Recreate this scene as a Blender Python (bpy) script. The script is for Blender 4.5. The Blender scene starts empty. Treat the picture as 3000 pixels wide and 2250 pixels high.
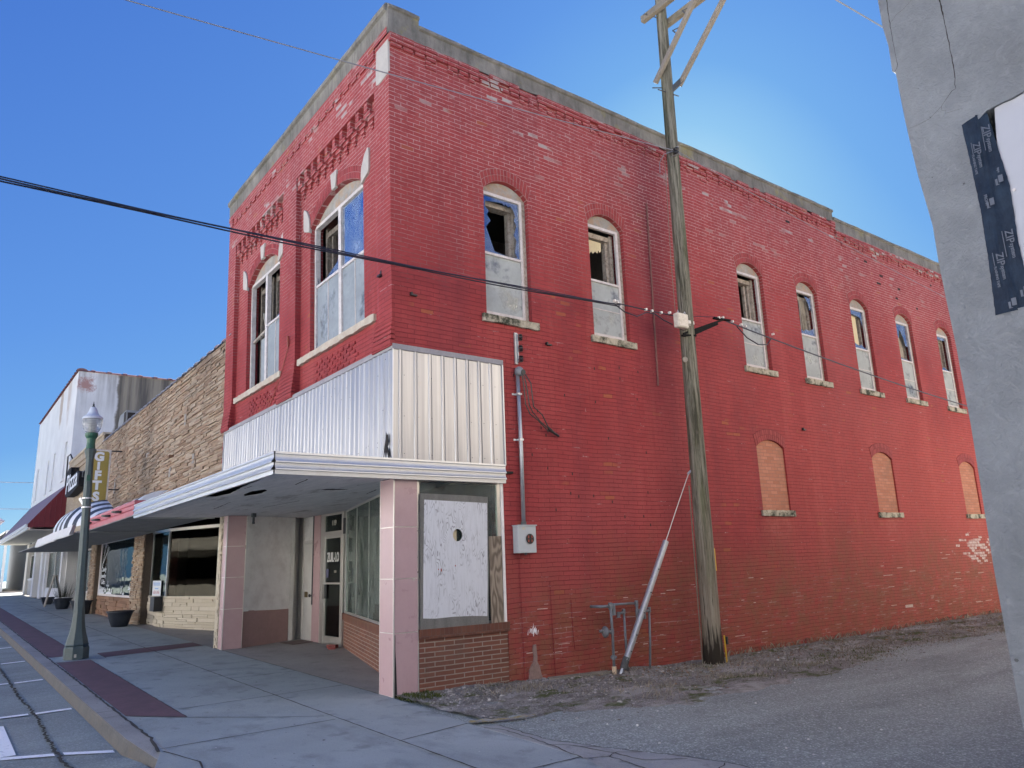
import bpy, bmesh, math, random
from mathutils import Vector, Matrix, Euler
from mathutils.geometry import tessellate_polygon
random.seed(7)
R=math.radians
scene=bpy.context.scene
col=scene.collection

# ---------------------------------------------------------------- camera, sky, sun, exposure
cam=bpy.data.cameras.new('camera'); cam.lens=26.461; cam.sensor_width=36; cam.clip_start=0.05; cam.clip_end=3000
camo=bpy.data.objects.new('camera',cam); col.objects.link(camo)
_r=Vector((0.5961,0.80218,-0.03425)); _u=Vector((0.20415,-0.11017,0.97272)); _f=Vector((-0.77652,0.58684,0.22943))
camo.matrix_world=Matrix(((_r.x,_u.x,-_f.x,9.05149),(_r.y,_u.y,-_f.y,-4.79873),(_r.z,_u.z,-_f.z,1.62),(0,0,0,1)))
scene.camera=camo
SUN_AZ=38.5; SUN_EL=28.0          # degrees from +Y towards -X
world=bpy.data.worlds.new('World'); scene.world=world; world.use_nodes=True
wn=world.node_tree; wn.nodes.clear()
sky=wn.nodes.new('ShaderNodeTexSky'); sky.sky_type='NISHITA'; sky.sun_disc=False
sky.sun_elevation=R(SUN_EL); sky.sun_rotation=R(-SUN_AZ); sky.air_density=1.0; sky.dust_density=0.3; sky.ozone_density=2.2; sky.altitude=100
# the sky's own luminance picks the tone of a clear winter sky: deep blue away from the sun, pale towards it
def _n(ty,**k):
    x=wn.nodes.new(ty)
    for p,v in k.items(): setattr(x,p,v)
    return x
bw=_n('ShaderNodeRGBToBW'); lg=_n('ShaderNodeMath',operation='LOGARITHM'); lg.inputs[1].default_value=2.0; mr=_n('ShaderNodeMapRange'); mr.inputs[1].default_value=0.0; mr.inputs[2].default_value=4.6
rp=_n('ShaderNodeValToRGB'); e=rp.color_ramp.elements
for p,c in ((.10,(.066,.19,.62)),(.20,(.062,.185,.64)),(.42,(.125,.325,.80)),(.54,(.18,.43,.85)),(.61,(.29,.58,.89)),(.67,(.48,.77,.94)),(.74,(.80,.95,.98))):
    x=e.new(p); x.color=(*c,1)
e[0].color=(.07,.20,.62,1); e[len(e)-1].color=(.95,1,1,1)
EXPO=3.0
ml=_n('ShaderNodeVectorMath',operation='SCALE'); ml.inputs['Scale'].default_value=10.0*2**-EXPO
bg=_n('ShaderNodeBackground'); bg.inputs[1].default_value=0.10
wo=_n('ShaderNodeOutputWorld')
for a_,b_ in ((sky.outputs[0],bw.inputs[0]),(bw.outputs[0],lg.inputs[0]),(lg.outputs[0],mr.inputs[0]),(mr.outputs[0],rp.inputs[0]),(rp.outputs[0],ml.inputs[0]),(ml.outputs[0],bg.inputs[0]),(bg.outputs[0],wo.inputs[0])): wn.links.new(a_,b_)
sl=bpy.data.lights.new('sun','SUN'); sl.energy=5.0; sl.angle=R(0.5); sl.color=(1.0,0.95,0.88)
so=bpy.data.objects.new('sun',sl); col.objects.link(so); so.location=(-20,40,30)
_sd=Vector((-math.sin(R(SUN_AZ))*math.cos(R(SUN_EL)),math.cos(R(SUN_AZ))*math.cos(R(SUN_EL)),math.sin(R(SUN_EL))))
so.rotation_euler=(-_sd).to_track_quat('-Z','Y').to_euler()
scene.view_settings.view_transform='Standard'; scene.view_settings.look='None'; scene.view_settings.gamma=1
scene.view_settings.exposure=EXPO
scene.render.engine='CYCLES'
scene.cycles.max_bounces=8; scene.cycles.diffuse_bounces=4; scene.cycles.glossy_bounces=3; scene.cycles.transparent_max_bounces=10
scene.cycles.caustics_reflective=False; scene.cycles.caustics_refractive=False; scene.cycles.sample_clamp_indirect=6

# ---------------------------------------------------------------- helpers
class MB:
    def __init__(s,T=None): s.v=[]; s.f=[]; s.T=T
    def add(s,vs,fs):
        n=len(s.v)
        for p in vs:
            p=Vector(p)
            s.v.append(s.T@p if s.T is not None else p)
        s.f+= [tuple(n+i for i in f) for f in fs]
        return s
    def box(s,x0,x1,y0,y1,z0,z1):
        return s.add([(x0,y0,z0),(x1,y0,z0),(x1,y1,z0),(x0,y1,z0),(x0,y0,z1),(x1,y0,z1),(x1,y1,z1),(x0,y1,z1)],
              [(0,3,2,1),(4,5,6,7),(0,1,5,4),(1,2,6,5),(2,3,7,6),(3,0,4,7)])
    def quad(s,*p): return s.add(p,[tuple(range(len(p)))])
    def prism(s,loops,fn,d0,d1):
        "loops of 2-D points (outer first, then holes), fn(u,v,d) -> 3-D"
        flat=[p for l in loops for p in l]
        tris=tessellate_polygon([[Vector((p[0],p[1],0)) for p in l] for l in loops])
        n=len(flat); vs=[fn(p[0],p[1],d0) for p in flat]+[fn(p[0],p[1],d1) for p in flat]
        fs=[tuple(t) for t in tris]+[tuple(n+i for i in reversed(t)) for t in tris]
        o=0
        for l in loops:
            m=len(l)
            for i in range(m):
                a=o+i; b=o+(i+1)%m; fs.append((a,b,n+b,n+a))
            o+=m
        return s.add(vs,fs)
    def tube(s,pts,r,seg=8,caps=True):
        pts=[Vector(p) for p in pts]; rr=r if isinstance(r,(list,tuple)) else [r]*len(pts)
        base=len(pts); vs=[]; fs=[]; prev=None
        for i,p in enumerate(pts):
            d=(pts[min(i+1,base-1)]-pts[max(i-1,0)]).normalized()
            if prev is None:
                a=Vector((0,0,1)) if abs(d.z)<0.9 else Vector((1,0,0)); x=d.cross(a).normalized()
            else: x=(prev-d*prev.dot(d)).normalized()
            prev=x; y=d.cross(x)
            for k in range(seg):
                t=2*math.pi*k/seg; vs.append(p+(x*math.cos(t)+y*math.sin(t))*rr[i])
        for i in range(base-1):
            for k in range(seg):
                a=i*seg+k; b=i*seg+(k+1)%seg; fs.append((a,b,b+seg,a+seg))
        if caps: fs.append(tuple(reversed(range(seg)))); fs.append(tuple(range((base-1)*seg,base*seg)))
        return s.add(vs,fs)
    def lathe(s,prof,seg=24,c=(0,0,0),rot=0,capt=True):
        vs=[];fs=[]
        for r,z in prof:
            for k in range(seg):
                t=2*math.pi*k/seg+rot; vs.append((c[0]+r*math.cos(t),c[1]+r*math.sin(t),c[2]+z))
        for i in range(len(prof)-1):
            for k in range(seg):
                a=i*seg+k;b=i*seg+(k+1)%seg; fs.append((a,b,b+seg,a+seg))
        if capt: fs.append(tuple(reversed(range(seg)))); fs.append(tuple(range((len(prof)-1)*seg,len(prof)*seg)))
        return s.add(vs,fs)
    def bar(s,a,b,w,h,up=(0,0,1)):
        a=Vector(a);b=Vector(b);d=(b-a).normalized();x=d.cross(Vector(up)).normalized();y=x.cross(d)
        vs=[p+x*i*w/2+y*j*h/2 for p in (a,b) for i,j in ((-1,-1),(1,-1),(1,1),(-1,1))]
        return s.add(vs,[(0,1,2,3),(7,6,5,4),(0,4,5,1),(1,5,6,2),(2,6,7,3),(3,7,4,0)])
    def obj(s,name,mat,parent=None,smooth=False,lean=False,bevel=0):
        me=bpy.data.meshes.new(name)
        vs=[tuple(Vector((p.x,p.y-0.023*max(0,p.z-4.6),p.z))) for p in s.v] if lean else [tuple(p) for p in s.v]
        me.from_pydata(vs,[],s.f); me.update()
        if mat: me.materials.append(mat)
        bm=bmesh.new(); bm.from_mesh(me); bmesh.ops.recalc_face_normals(bm,faces=bm.faces); bm.to_mesh(me); bm.free()
        if smooth:
            for p in me.polygons: p.use_smooth=True
        o=bpy.data.objects.new(name,me); col.objects.link(o); adopt(o,parent)
        if bevel:
            b=o.modifiers.new('bevel','BEVEL'); b.width=bevel; b.segments=2; b.limit_method='ANGLE'
        return o
def each(b,name,mat,parent=None,**k):
    "every loose piece of b as an object of its own"
    par=list(range(len(b.v)))
    def fd(i):
        while par[i]!=i: par[i]=par[par[i]]; i=par[i]
        return i
    for f in b.f:
        r=fd(f[0])
        for i in f[1:]: par[fd(i)]=r
    g={}
    for f in b.f: g.setdefault(fd(f[0]),[]).append(f)
    out=[]
    for fs in g.values():
        ids=sorted({i for f in fs for i in f}); mp={i:n for n,i in enumerate(ids)}; c=MB(); c.v=[b.v[i] for i in ids]; c.f=[tuple(mp[i] for i in f) for f in fs]; out.append(c.obj(name,mat,parent,**k))
    return out
def adopt(o,parent):
    if parent is not None:
        o.parent=parent
        if parent.type=='EMPTY': o.matrix_parent_inverse=Matrix.Translation(-Vector(parent['_loc']))   # parts keep their modelled place
def thing(name,label,cat,loc,group=None):
    o=bpy.data.objects.new(name,None); col.objects.link(o); o.location=loc; o.empty_display_size=.2
    o['label']=label; o['category']=cat; o['_loc']=tuple(loc)
    if group: o['group']=group
    return o
def tag(o,label,cat,group=None):
    o['label']=label; o['category']=cat
    if group: o['group']=group
    return o
def struct(o,kind='structure'): o['kind']=kind; return o
def facexz(Y): return lambda u,v,d: (u,Y+d,v)      # wall in x,z ; depth goes +y (into building)
def faceyz(X): return lambda u,v,d: (X-d,u,v)      # wall in y,z ; depth goes -x (into building)
def flat(z): return lambda u,v,d: (u,v,z+d)
def arch(a,b,z0,zs,za,n=10):
    "opening loop with a segmental head"
    pts=[(a,z0),(b,z0)]; w=(b-a)/2; h=za-zs; r=(w*w+h*h)/(2*h); cx=(a+b)/2; cz=za-r; t0=math.asin(min(1,w/r))
    for i in range(n+1):
        t=t0-2*t0*i/n; pts.append((cx+r*math.sin(t),cz+r*math.cos(t)))
    return pts
def archseg(a,b,zs,za,th,i0,i1,n,ex=.06):
    "one voussoir (i0..i1 of n) of a ring of thickness th above that head"
    w=(b-a)/2; h=za-zs; r=(w*w+h*h)/(2*h); cx=(a+b)/2; cz=za-r; out=[]
    for t,rr in ((i0,th[0]),(i1,th[0]),(i1,th[1]),(i0,th[1])):
        hw=w+ex*rr/.22; x=cx-hw+2*hw*t/n; out.append((x,cz+math.sqrt(max(0,(r+rr)**2-(x-cx)**2))))
    return out
def text_obj(s,name,mat,M,size,parent=None,ext=0.003,bold=0.0,spacing=1.0,sx=1.0):
    c=bpy.data.curves.new(name,'FONT'); c.body=s; c.size=size; c.extrude=ext; c.offset=bold; c.align_x='CENTER'; c.align_y='CENTER'; c.space_character=spacing; c.resolution_u=3
    t=bpy.data.objects.new(name,c); col.objects.link(t)
    dg=bpy.context.evaluated_depsgraph_get(); dg.update()
    me=bpy.data.meshes.new_from_object(t.evaluated_get(dg)); bpy.data.objects.remove(t); me.name=name
    me.transform(M@Matrix.Diagonal((sx,1,1,1))); me.materials.clear(); me.materials.append(mat)
    o=bpy.data.objects.new(name,me); col.objects.link(o); adopt(o,parent); return o
def frame(loc,right,up):
    r=Vector(right).normalized(); u=Vector(up).normalized(); n=r.cross(u)
    return Matrix(((r.x,u.x,n.x,loc[0]),(r.y,u.y,n.y,loc[1]),(r.z,u.z,n.z,loc[2]),(0,0,0,1)))
def gz(x): return -0.011*min(x,0)

# ---------------------------------------------------------------- materials
class NT:
    def __init__(s,name):
        s.m=bpy.data.materials.new(name); s.m.use_nodes=True; s.t=s.m.node_tree; s.t.nodes.clear()
        s.out=s.n('ShaderNodeOutputMaterial'); s.tc=s.n('ShaderNodeNewGeometry').outputs['Position']
    def n(s,ty,**k):
        x=s.t.nodes.new(ty)
        for a,b in k.items():
            if hasattr(x,a): setattr(x,a,b)
        return x
    def put(s,sock,v):
        if isinstance(v,bpy.types.NodeSocket): s.t.links.new(v,sock)
        elif isinstance(v,(tuple,list)) and sock.type=='RGBA': sock.default_value=(v[0],v[1],v[2],1)
        else: sock.default_value=v
    def noise(s,scale,detail=4,rough=.6,vec=None,out=0,dist=0):
        x=s.n('ShaderNodeTexNoise'); x.inputs['Scale'].default_value=scale; x.inputs['Detail'].default_value=detail; x.inputs['Roughness'].default_value=rough; x.inputs['Distortion'].default_value=dist
        s.put(x.inputs['Vector'],vec or s.tc); return x.outputs[out]
    def ramp(s,f,*st):
        x=s.n('ShaderNodeValToRGB'); e=x.color_ramp.elements
        while len(e)<len(st): e.new(.5)
        for i,(p,c) in enumerate(st):
            e[i].position=p; e[i].color=(c,c,c,1) if not isinstance(c,(tuple,list)) else (c[0],c[1],c[2],1)
        s.put(x.inputs[0],f); return x.outputs[0]
    def step(s,f,a,b):
        x=s.n('ShaderNodeMapRange'); x.inputs[1].default_value=a; x.inputs[2].default_value=b; s.put(x.inputs[0],f); return x.outputs[0]
    def mix(s,f,a,b,mode='MIX'):
        x=s.n('ShaderNodeMix',data_type='RGBA',blend_type=mode); s.put(x.inputs[0],f); s.put(x.inputs[6],a); s.put(x.inputs[7],b); return x.outputs[2]
    def math(s,op,a,b=0.0,c=0.0,clamp=False):
        x=s.n('ShaderNodeMath',operation=op); x.use_clamp=clamp; s.put(x.inputs[0],a); s.put(x.inputs[1],b); s.put(x.inputs[2],c); return x.outputs[0]
    def xyz(s,v=None):
        x=s.n('ShaderNodeSeparateXYZ'); s.put(x.inputs[0],v or s.tc); return x.outputs
    def comb(s,x,y,z=0.0):
        c=s.n('ShaderNodeCombineXYZ'); s.put(c.inputs[0],x); s.put(c.inputs[1],y); s.put(c.inputs[2],z); return c.outputs[0]
    def stretch(s,sx,sy,sz):
        x=s.n('ShaderNodeMapping'); s.put(x.inputs[0],s.tc); x.inputs['Scale'].default_value=(sx,sy,sz); return x.outputs[0]
    def bump(s,h,st,dist=.01,nrm=None):
        x=s.n('ShaderNodeBump'); x.inputs['Strength'].default_value=st; x.inputs['Distance'].default_value=dist; s.put(x.inputs['Height'],h)
        if nrm is not None: s.put(x.inputs['Normal'],nrm)
        return x.outputs[0]
    def bsdf(s,colr,rough=.7,metal=0.0,nrm=None,spec=.5,alpha=None,emit=None):
        b=s.n('ShaderNodeBsdfPrincipled'); s.put(b.inputs['Base Color'],colr); s.put(b.inputs['Roughness'],rough); s.put(b.inputs['Metallic'],metal); s.put(b.inputs['Specular IOR Level'],spec)
        if nrm is not None: s.put(b.inputs['Normal'],nrm)
        if alpha is not None: s.put(b.inputs['Alpha'],alpha)
        s.t.links.new(b.outputs[0],s.out.inputs[0]); s.b=b; return s.m

def plain(name,c,rough=.7,var=.25,scale=4,bump=.15,bscale=60,metal=0.0,streak=False,dirt=None,damt=.5,spec=.5,dscale=2.5):
    t=NT(name)
    v=t.stretch(1,1,.15) if streak else None
    n1=t.noise(scale,5,.65,v); n2=t.noise(scale*7,3)
    f=t.math('ADD',t.math('MULTIPLY',n1,.65),t.math('MULTIPLY',n2,.35))
    lo=tuple(x*(1-var) for x in c); hi=tuple(min(1,x*(1+var)) for x in c)
    k=t.mix(t.step(f,.3,.7),lo,hi)
    if dirt: k=t.mix(t.math('MULTIPLY',t.step(t.noise(dscale,6,.7),.45,.7),damt,clamp=True),k,dirt)
    return t.bsdf(k,t.math('ADD',t.math('MULTIPLY',n1,.2),rough-.1),metal,t.bump(t.noise(bscale,3),bump,.004) if bump else None,spec)

def uvwall(t,wob=.017):
    "u along the wall, v up, for any upright face"
    g=t.n('ShaderNodeNewGeometry'); nx=t.math('ABSOLUTE',t.xyz(g.outputs['Normal'])[0]); ny=t.math('ABSOLUTE',t.xyz(g.outputs['Normal'])[1])
    p=t.xyz(); isx=t.math('GREATER_THAN',nx,ny)
    u=t.math('ADD',t.math('MULTIPLY',p[1],isx),t.math('MULTIPLY',p[0],t.math('SUBTRACT',1.0,isx)))
    w1=t.math('MULTIPLY',t.math('SUBTRACT',t.noise(.9,2),.5),wob*3); w2=t.math('MULTIPLY',t.math('SUBTRACT',t.noise(9,2),.5),wob)
    return t.math('ADD',u,w2),t.math('ADD',t.math('ADD',p[2],w1),w2),p,isx

def brick_red(name='painted_brick'):
    t=NT(name); u,v,p,isx=uvwall(t)
    br=t.n('ShaderNodeTexBrick'); br.offset=.5; br.inputs['Scale'].default_value=1
    br.inputs['Brick Width'].default_value=.215; br.inputs['Row Height'].default_value=.069; br.inputs['Mortar Size'].default_value=.0055; br.inputs['Mortar Smooth'].default_value=.25; br.inputs['Bias'].default_value=0
    br.inputs['Color1'].default_value=(0,0,0,1); br.inputs['Color2'].default_value=(1,1,1,1); br.inputs['Mortar'].default_value=(.5,.5,.5,1)
    t.put(br.inputs['Vector'],t.comb(u,v)); rnd=t.xyz(br.outputs['Color'])[0]; mort=br.outputs['Fac']
    side=isx
    rl=t.math('FRACT',t.math('DIVIDE',v,.069)); line=t.step(t.math('ABSOLUTE',t.math('SUBTRACT',rl,.5)),.40,.46)
    vert=t.math('MULTIPLY',mort,t.math('ADD',.15,t.math('MULTIPLY',t.step(t.noise(5,3),.42,.62),.65)))
    mort=t.math('MAXIMUM',t.math('MULTIPLY',line,t.math('ADD',.30,t.math('MULTIPLY',t.noise(2.5,4,.7,t.stretch(1,1,6)),.9)),clamp=True),vert)
    base=t.mix(t.step(t.noise(.7,4),.35,.65),(.295,.041,.044),(.365,.056,.058))
    base=t.mix(t.math('MULTIPLY',rnd,.38),base,(.22,.034,.036))
    strk=t.noise(.9,5,.7,t.stretch(1.6,1.6,.16)); base=t.mix(t.math('MULTIPLY',t.step(strk,.50,.68),.38),base,(.17,.035,.045)); base=t.mix(t.math('MULTIPLY',t.step(strk,.46,.30),.35),base,(.47,.115,.10))
    base=t.mix(t.math('MULTIPLY',t.step(t.noise(.28,3,.5),.52,.66),.30),base,(.36,.085,.085))
    # warm bounce light low at the back of the alley, painted into the brick
    low=t.math('MULTIPLY',t.step(t.math('ADD',p[1],t.math('MULTIPLY',t.noise(.8,3),6)),9,20),t.step(p[2],6.5,3.0))
    base=t.mix(t.math('MULTIPLY',low,.60),base,(.44,.088,.068))
    # worn top of the wall: paint chalked off, pink greyish
    hz=t.math('ADD',p[2],t.math('MULTIPLY',t.math('SUBTRACT',t.noise(.55,4),.5),3.0))
    chalk=t.math('MULTIPLY',t.step(hz,6.4,9.2),.55); base=t.mix(t.math('MULTIPLY',chalk,t.step(t.noise(5,5,.7),.35,.65)),base,(.38,.12,.12))
    # single bricks showing orange or bare grey
    org=t.math('MULTIPLY',t.step(rnd,.93,.97),t.step(t.noise(1.1,2),.55,.62)); base=t.mix(t.math('MULTIPLY',org,.7),base,(.36,.11,.05))
    gr=t.math('MULTIPLY',t.math('MULTIPLY',t.step(rnd,.80,.84),t.step(t.noise(.9,3,.5,t.stretch(1,1,2.2)),.53,.60)),t.step(hz,8.0,9.2)); base=t.mix(gr,base,(.40,.37,.35))
    # brown damp band along the foot of the alley wall
    dz=t.math('ADD',p[2],t.math('MULTIPLY',t.math('SUBTRACT',t.noise(.5,4),.5),2.6))
    dmp=t.math('MULTIPLY',t.step(dz,2.2,.9),t.step(t.noise(2.6,5,.75),.30,.62)); dmp=t.math('MULTIPLY',dmp,side); base=t.mix(t.math('MULTIPLY',dmp,.85),base,(.215,.090,.052))
    sootm=t.math('MULTIPLY',t.step(t.noise(.35,4,.6),.56,.72),t.step(p[2],5.6,7.5)); base=t.mix(t.math('MULTIPLY',sootm,.35),base,(.07,.035,.035))
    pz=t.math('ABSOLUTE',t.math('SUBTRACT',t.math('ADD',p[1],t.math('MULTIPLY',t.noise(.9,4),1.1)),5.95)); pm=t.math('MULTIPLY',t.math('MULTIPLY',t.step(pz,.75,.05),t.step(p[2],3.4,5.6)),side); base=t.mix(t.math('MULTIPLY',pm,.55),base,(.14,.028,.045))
    for yc in (8.6,13.03,17.55):
        um=t.math('MULTIPLY',t.math('MULTIPLY',t.step(t.math('ABSOLUTE',t.math('SUBTRACT',p[1],yc)),.62,.30),t.math('MULTIPLY',t.step(p[2],1.65,2.2),t.step(p[2],2.36,2.33))),side); base=t.mix(t.math('MULTIPLY',t.math('MULTIPLY',um,.6),t.step(t.noise(5,4),.3,.6)),base,(.42,.115,.095))
    # white flaking patch far along the wall
    d=t.n('ShaderNodeVectorMath',operation='DISTANCE'); t.put(d.inputs[0],t.stretch(1,.55,1.9)); d.inputs[1].default_value=(0,17.4*.55,1.55*1.9)
    wf=t.math('ADD',t.math('SUBTRACT',.86,d.outputs[1]),t.math('MULTIPLY',t.math('SUBTRACT',rnd,.5),1.1)); base=t.mix(t.math('MULTIPLY',t.math('MULTIPLY',t.step(wf,.48,.60),t.step(t.noise(9,4),.3,.55)),side),base,(.56,.46,.44))
    # mortar: bare and pale high up, painted over below
    pale=t.math('MULTIPLY',t.step(t.math('ADD',hz,t.math('MULTIPLY',t.noise(3,3),2.0)),6.7,9.0),t.step(t.noise(7,4,.7),.28,.5))
    pale=t.math('MAXIMUM',pale,t.math('MULTIPLY',t.step(t.noise(2.2,5,.75,t.stretch(1,1,3)),.60,.68),.75))
    pale=t.math('MAXIMUM',pale,t.math('MULTIPLY',t.step(t.noise(1.6,4,.7,t.stretch(1,1,5)),.52,.62),t.math('MULTIPLY',t.step(p[2],1.3,.7),.7)))
    mc=t.mix(pale,(.14,.017,.019),(.55,.40,.38))
    cfin=t.mix(mort,base,mc)
    grime=t.noise(30,3); cfin=t.mix(t.math('MULTIPLY',t.step(grime,.55,.8),.25),cfin,(.10,.03,.03))
    hgt=t.math('SUBTRACT',t.math('MULTIPLY',t.noise(45,3),.35),t.math('MULTIPLY',mort,1.0)); hgt=t.math('ADD',hgt,t.math('MULTIPLY',rnd,.35))
    return t.bsdf(cfin,t.math('ADD',.58,t.math('MULTIPLY',t.noise(6),.3)),0,t.bump(t.math('ADD',hgt,t.math('MULTIPLY',t.noise(3,4),1.2)),.62,.008),.24)

def brick_plain(name,c1,c2,mortar,bw,bh,ms,var=.5,diag=False):
    t=NT(name); u,v,p,isx=uvwall(t,.004)
    br=t.n('ShaderNodeTexBrick'); br.offset=.5; br.inputs['Scale'].default_value=1
    br.inputs['Brick Width'].default_value=bw; br.inputs['Row Height'].default_value=bh; br.inputs['Mortar Size'].default_value=ms; br.inputs['Mortar Smooth'].default_value=.2
    br.inputs['Color1'].default_value=(*c1,1); br.inputs['Color2'].default_value=(*c2,1); br.inputs['Mortar'].default_value=(*mortar,1)
    t.put(br.inputs['Vector'],t.comb(u,v))
    k=t.mix(t.math('MULTIPLY',t.noise(14,4),.5),br.outputs['Color'],tuple(x*.45 for x in c1)); k=t.mix(t.math('MULTIPLY',t.step(t.noise(1.6,5),.5,.75),.35),k,(.12,.10,.08))
    h=t.math('SUBTRACT',t.math('MULTIPLY',t.noise(50,2),.3),br.outputs['Fac'])
    return t.bsdf(k,.8,0,t.bump(h,.6,.006),.3)

def islands(name,cols,rough=.85,dark=None,bscale=30,bump=.4):
    "a heap of separate pieces, each with its own tone"
    t=NT(name); g=t.n('ShaderNodeNewGeometry'); r=g.outputs['Random Per Island']
    x=t.n('ShaderNodeValToRGB'); x.color_ramp.interpolation='LINEAR'; e=x.color_ramp.elements
    while len(e)<len(cols): e.new(.5)
    for i,c in enumerate(cols): e[i].position=i/(len(cols)-1); e[i].color=(*c,1)
    t.put(x.inputs[0],r); k=x.outputs[0]
    if dark: k=t.mix(t.math('MULTIPLY',t.step(t.noise(dark[1],5,.7),.48,.72),dark[2]),k,dark[0])
    k=t.mix(t.math('MULTIPLY',t.noise(12,4),.35),k,tuple(c*.5 for c in cols[0]))
    return t.bsdf(k,rough,0,t.bump(t.noise(bscale,4),bump,.01),.25)

def glass(name,tint=(.85,.9,.9),fac=.12,refl=(.9,.95,1),rough=.02,frost_haze=None,wavy=.0,fm=.55):
    t=NT(name)
    lw=t.n('ShaderNodeLayerWeight'); lw.inputs[0].default_value=.35
    gl=t.n('ShaderNodeBsdfGlossy'); t.put(gl.inputs['Color'],refl); gl.inputs['Roughness'].default_value=rough
    if wavy: t.put(gl.inputs['Normal'],t.bump(t.noise(1.3,2),wavy,.05))
    tr=t.n('ShaderNodeBsdfTransparent'); t.put(tr.inputs['Color'],tint)
    m=t.n('ShaderNodeMixShader'); t.put(m.inputs[0],t.math('ADD',t.math('MULTIPLY',lw.outputs['Fresnel'],fm),fac,clamp=True)); t.t.links.new(tr.outputs[0],m.inputs[1]); t.t.links.new(gl.outputs[0],m.inputs[2])
    last=m.outputs[0]
    if frost_haze:
        d=t.n('ShaderNodeBsdfDiffuse'); t.put(d.inputs[0],t.mix(t.step(t.noise(3,5,.7),.3,.7),tuple(c*.75 for c in frost_haze[0]),frost_haze[0]))
        m2=t.n('ShaderNodeMixShader'); t.put(m2.inputs[0],t.step(t.noise(2.2,5,.65),frost_haze[1],frost_haze[2])); t.t.links.new(last,m2.inputs[1]); t.t.links.new(d.outputs[0],m2.inputs[2]); last=m2.outputs[0]
    t.t.links.new(last,t.out.inputs[0]); return t.m

M={}
M['brick']=brick_red()
M['infill']=brick_plain('orange_infill_brick',(.60,.26,.17),(.47,.18,.11),(.34,.18,.135),.215,.069,.007)
def archmat():
    t=NT('red_arch_brick'); g=t.n('ShaderNodeNewGeometry'); r=g.outputs['Random Per Island']; k=t.mix(r,(.28,.042,.044),(.39,.068,.066)); k=t.mix(t.math('MULTIPLY',t.noise(14,4),.4),k,(.16,.03,.03))
    return t.bsdf(k,.65,0,t.bump(t.noise(40,3),.4,.006),.3)
M['arch']=archmat()
M['bulk']=brick_plain('brown_bulkhead_brick',(.235,.095,.062),(.155,.062,.045),(.36,.30,.25),.305,.062,.0075)
M['bulk2']=brick_plain('header_brick',(.20,.08,.05),(.13,.055,.04),(.16,.11,.085),.068,.14,.003)
def coping():
    t=NT('weathered_cement'); p=t.xyz()
    k=t.mix(t.step(t.noise(1.2,6,.7),.3,.7),(.15,.142,.128),(.30,.285,.26)); k=t.mix(t.math('MULTIPLY',t.step(t.noise(4,6,.75,t.stretch(1,1,.25)),.45,.7),.75),k,(.075,.075,.07))
    k=t.mix(t.math('MULTIPLY',t.step(t.noise(1.7,4),.60,.72),.6),k,(.30,.27,.10))
    return t.bsdf(k,.9,0,t.bump(t.noise(14,6,.7),.6,.03),.2)
M['coping']=coping()
M['stone_sill']=plain('mossy_stone',(.42,.38,.30),.9,.35,6,.7,22,dirt=(.035,.040,.025),damt=1.6,dscale=5)
M['lime']=plain('pale_limestone',(.50,.45,.37),.85,.2,5,.5,18,dirt=(.38,.20,.13),damt=.5,dscale=4)
M['caststone']=plain('cast_stone',(.46,.43,.40),.85,.12,6,.3,50)
M['band']=plain('grey_painted_band',(.30,.29,.31),.85,.2,8,.4,40)
M['wframe']=plain('pale_painted_frame',(.62,.58,.57),.6,.14,7,.15,60,dirt=(.34,.30,.27),damt=.5,dscale=11)
M['wood_peel']=plain('peeling_wood',(.42,.37,.32),.85,.35,7,.5,40,streak=True,dirt=(.16,.12,.09),damt=.9,dscale=14)
M['board']=plain('bare_wood_board',(.31,.30,.28),.85,.3,6,.5,30,dirt=(.42,.24,.13),damt=.8,dscale=5)
M['frost_haze']=glass('cloudy_storm_pane',(.5,.52,.52),.10,frost_haze=((.44,.47,.47),.26,.48))
M['frost_haze2']=glass('dusty_storm_pane',(.4,.42,.43),.12,frost_haze=((.33,.37,.41),.20,.44))
M['shard']=glass('broken_pane',(.70,.76,.82),.24,refl=(.90,.95,1),frost_haze=((.40,.46,.55),.35,1.0),wavy=.10)  # pale blue diffuse haze painted in to lighten the reflection on the shards
M['skyglass']=glass('window_glass',(.6,.66,.72),.62,refl=(.90,.95,1),frost_haze=((.35,.42,.52),.35,1.0),wavy=.06)  # blue-grey haze painted into the pane to lighten its sky reflection
M['shop']=glass('shop_glass',(.62,.66,.63),.03,refl=(.62,.64,.62),wavy=.10,fm=.40)
M['shopcorner']=glass('greenish_shop_glass',(.70,.76,.72),.16,refl=(.60,.66,.62),frost_haze=((.26,.30,.28),.30,1.1),wavy=.10,fm=.5)
M['shopbrown']=glass('brown_shop_glass',(.36,.34,.30),.010,refl=(.5,.5,.46),wavy=.05,fm=.07)
M['dark']=plain('dark_interior',(.028,.024,.022),.95,.3,3,0)
M['room']=plain('room_plaster',(.17,.155,.14),.95,.3,1.5,.2,20)
M['curtain']=plain('old_curtain',(.46,.42,.34),.95,.3,5,.3,30,streak=True,dirt=(.15,.12,.09),damt=.7)
M['shade']=plain('cream_shade',(.66,.57,.36),.9,.1,4,.1,30)
M['rag']=plain('pale_sheet',(.52,.49,.41),.95,.16,6,.5,14)
def clad():
    t=NT('ribbed_steel'); p=t.xyz()
    k=t.mix(t.step(t.noise(3,3,.5,t.stretch(6,6,.12)),.3,.7),(.36,.36,.38),(.50,.50,.51)); k=t.mix(t.math('MULTIPLY',t.step(t.noise(9,5),.62,.75),.3),k,(.45,.40,.34))
    return t.bsdf(k,t.math('ADD',.24,t.math('MULTIPLY',t.noise(4,4,.6,t.stretch(3,3,.3)),.2)),.55,t.bump(t.noise(2.2,3,.5,t.stretch(4,4,.5)),.25,.03),.5)
M['clad']=clad()
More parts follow.
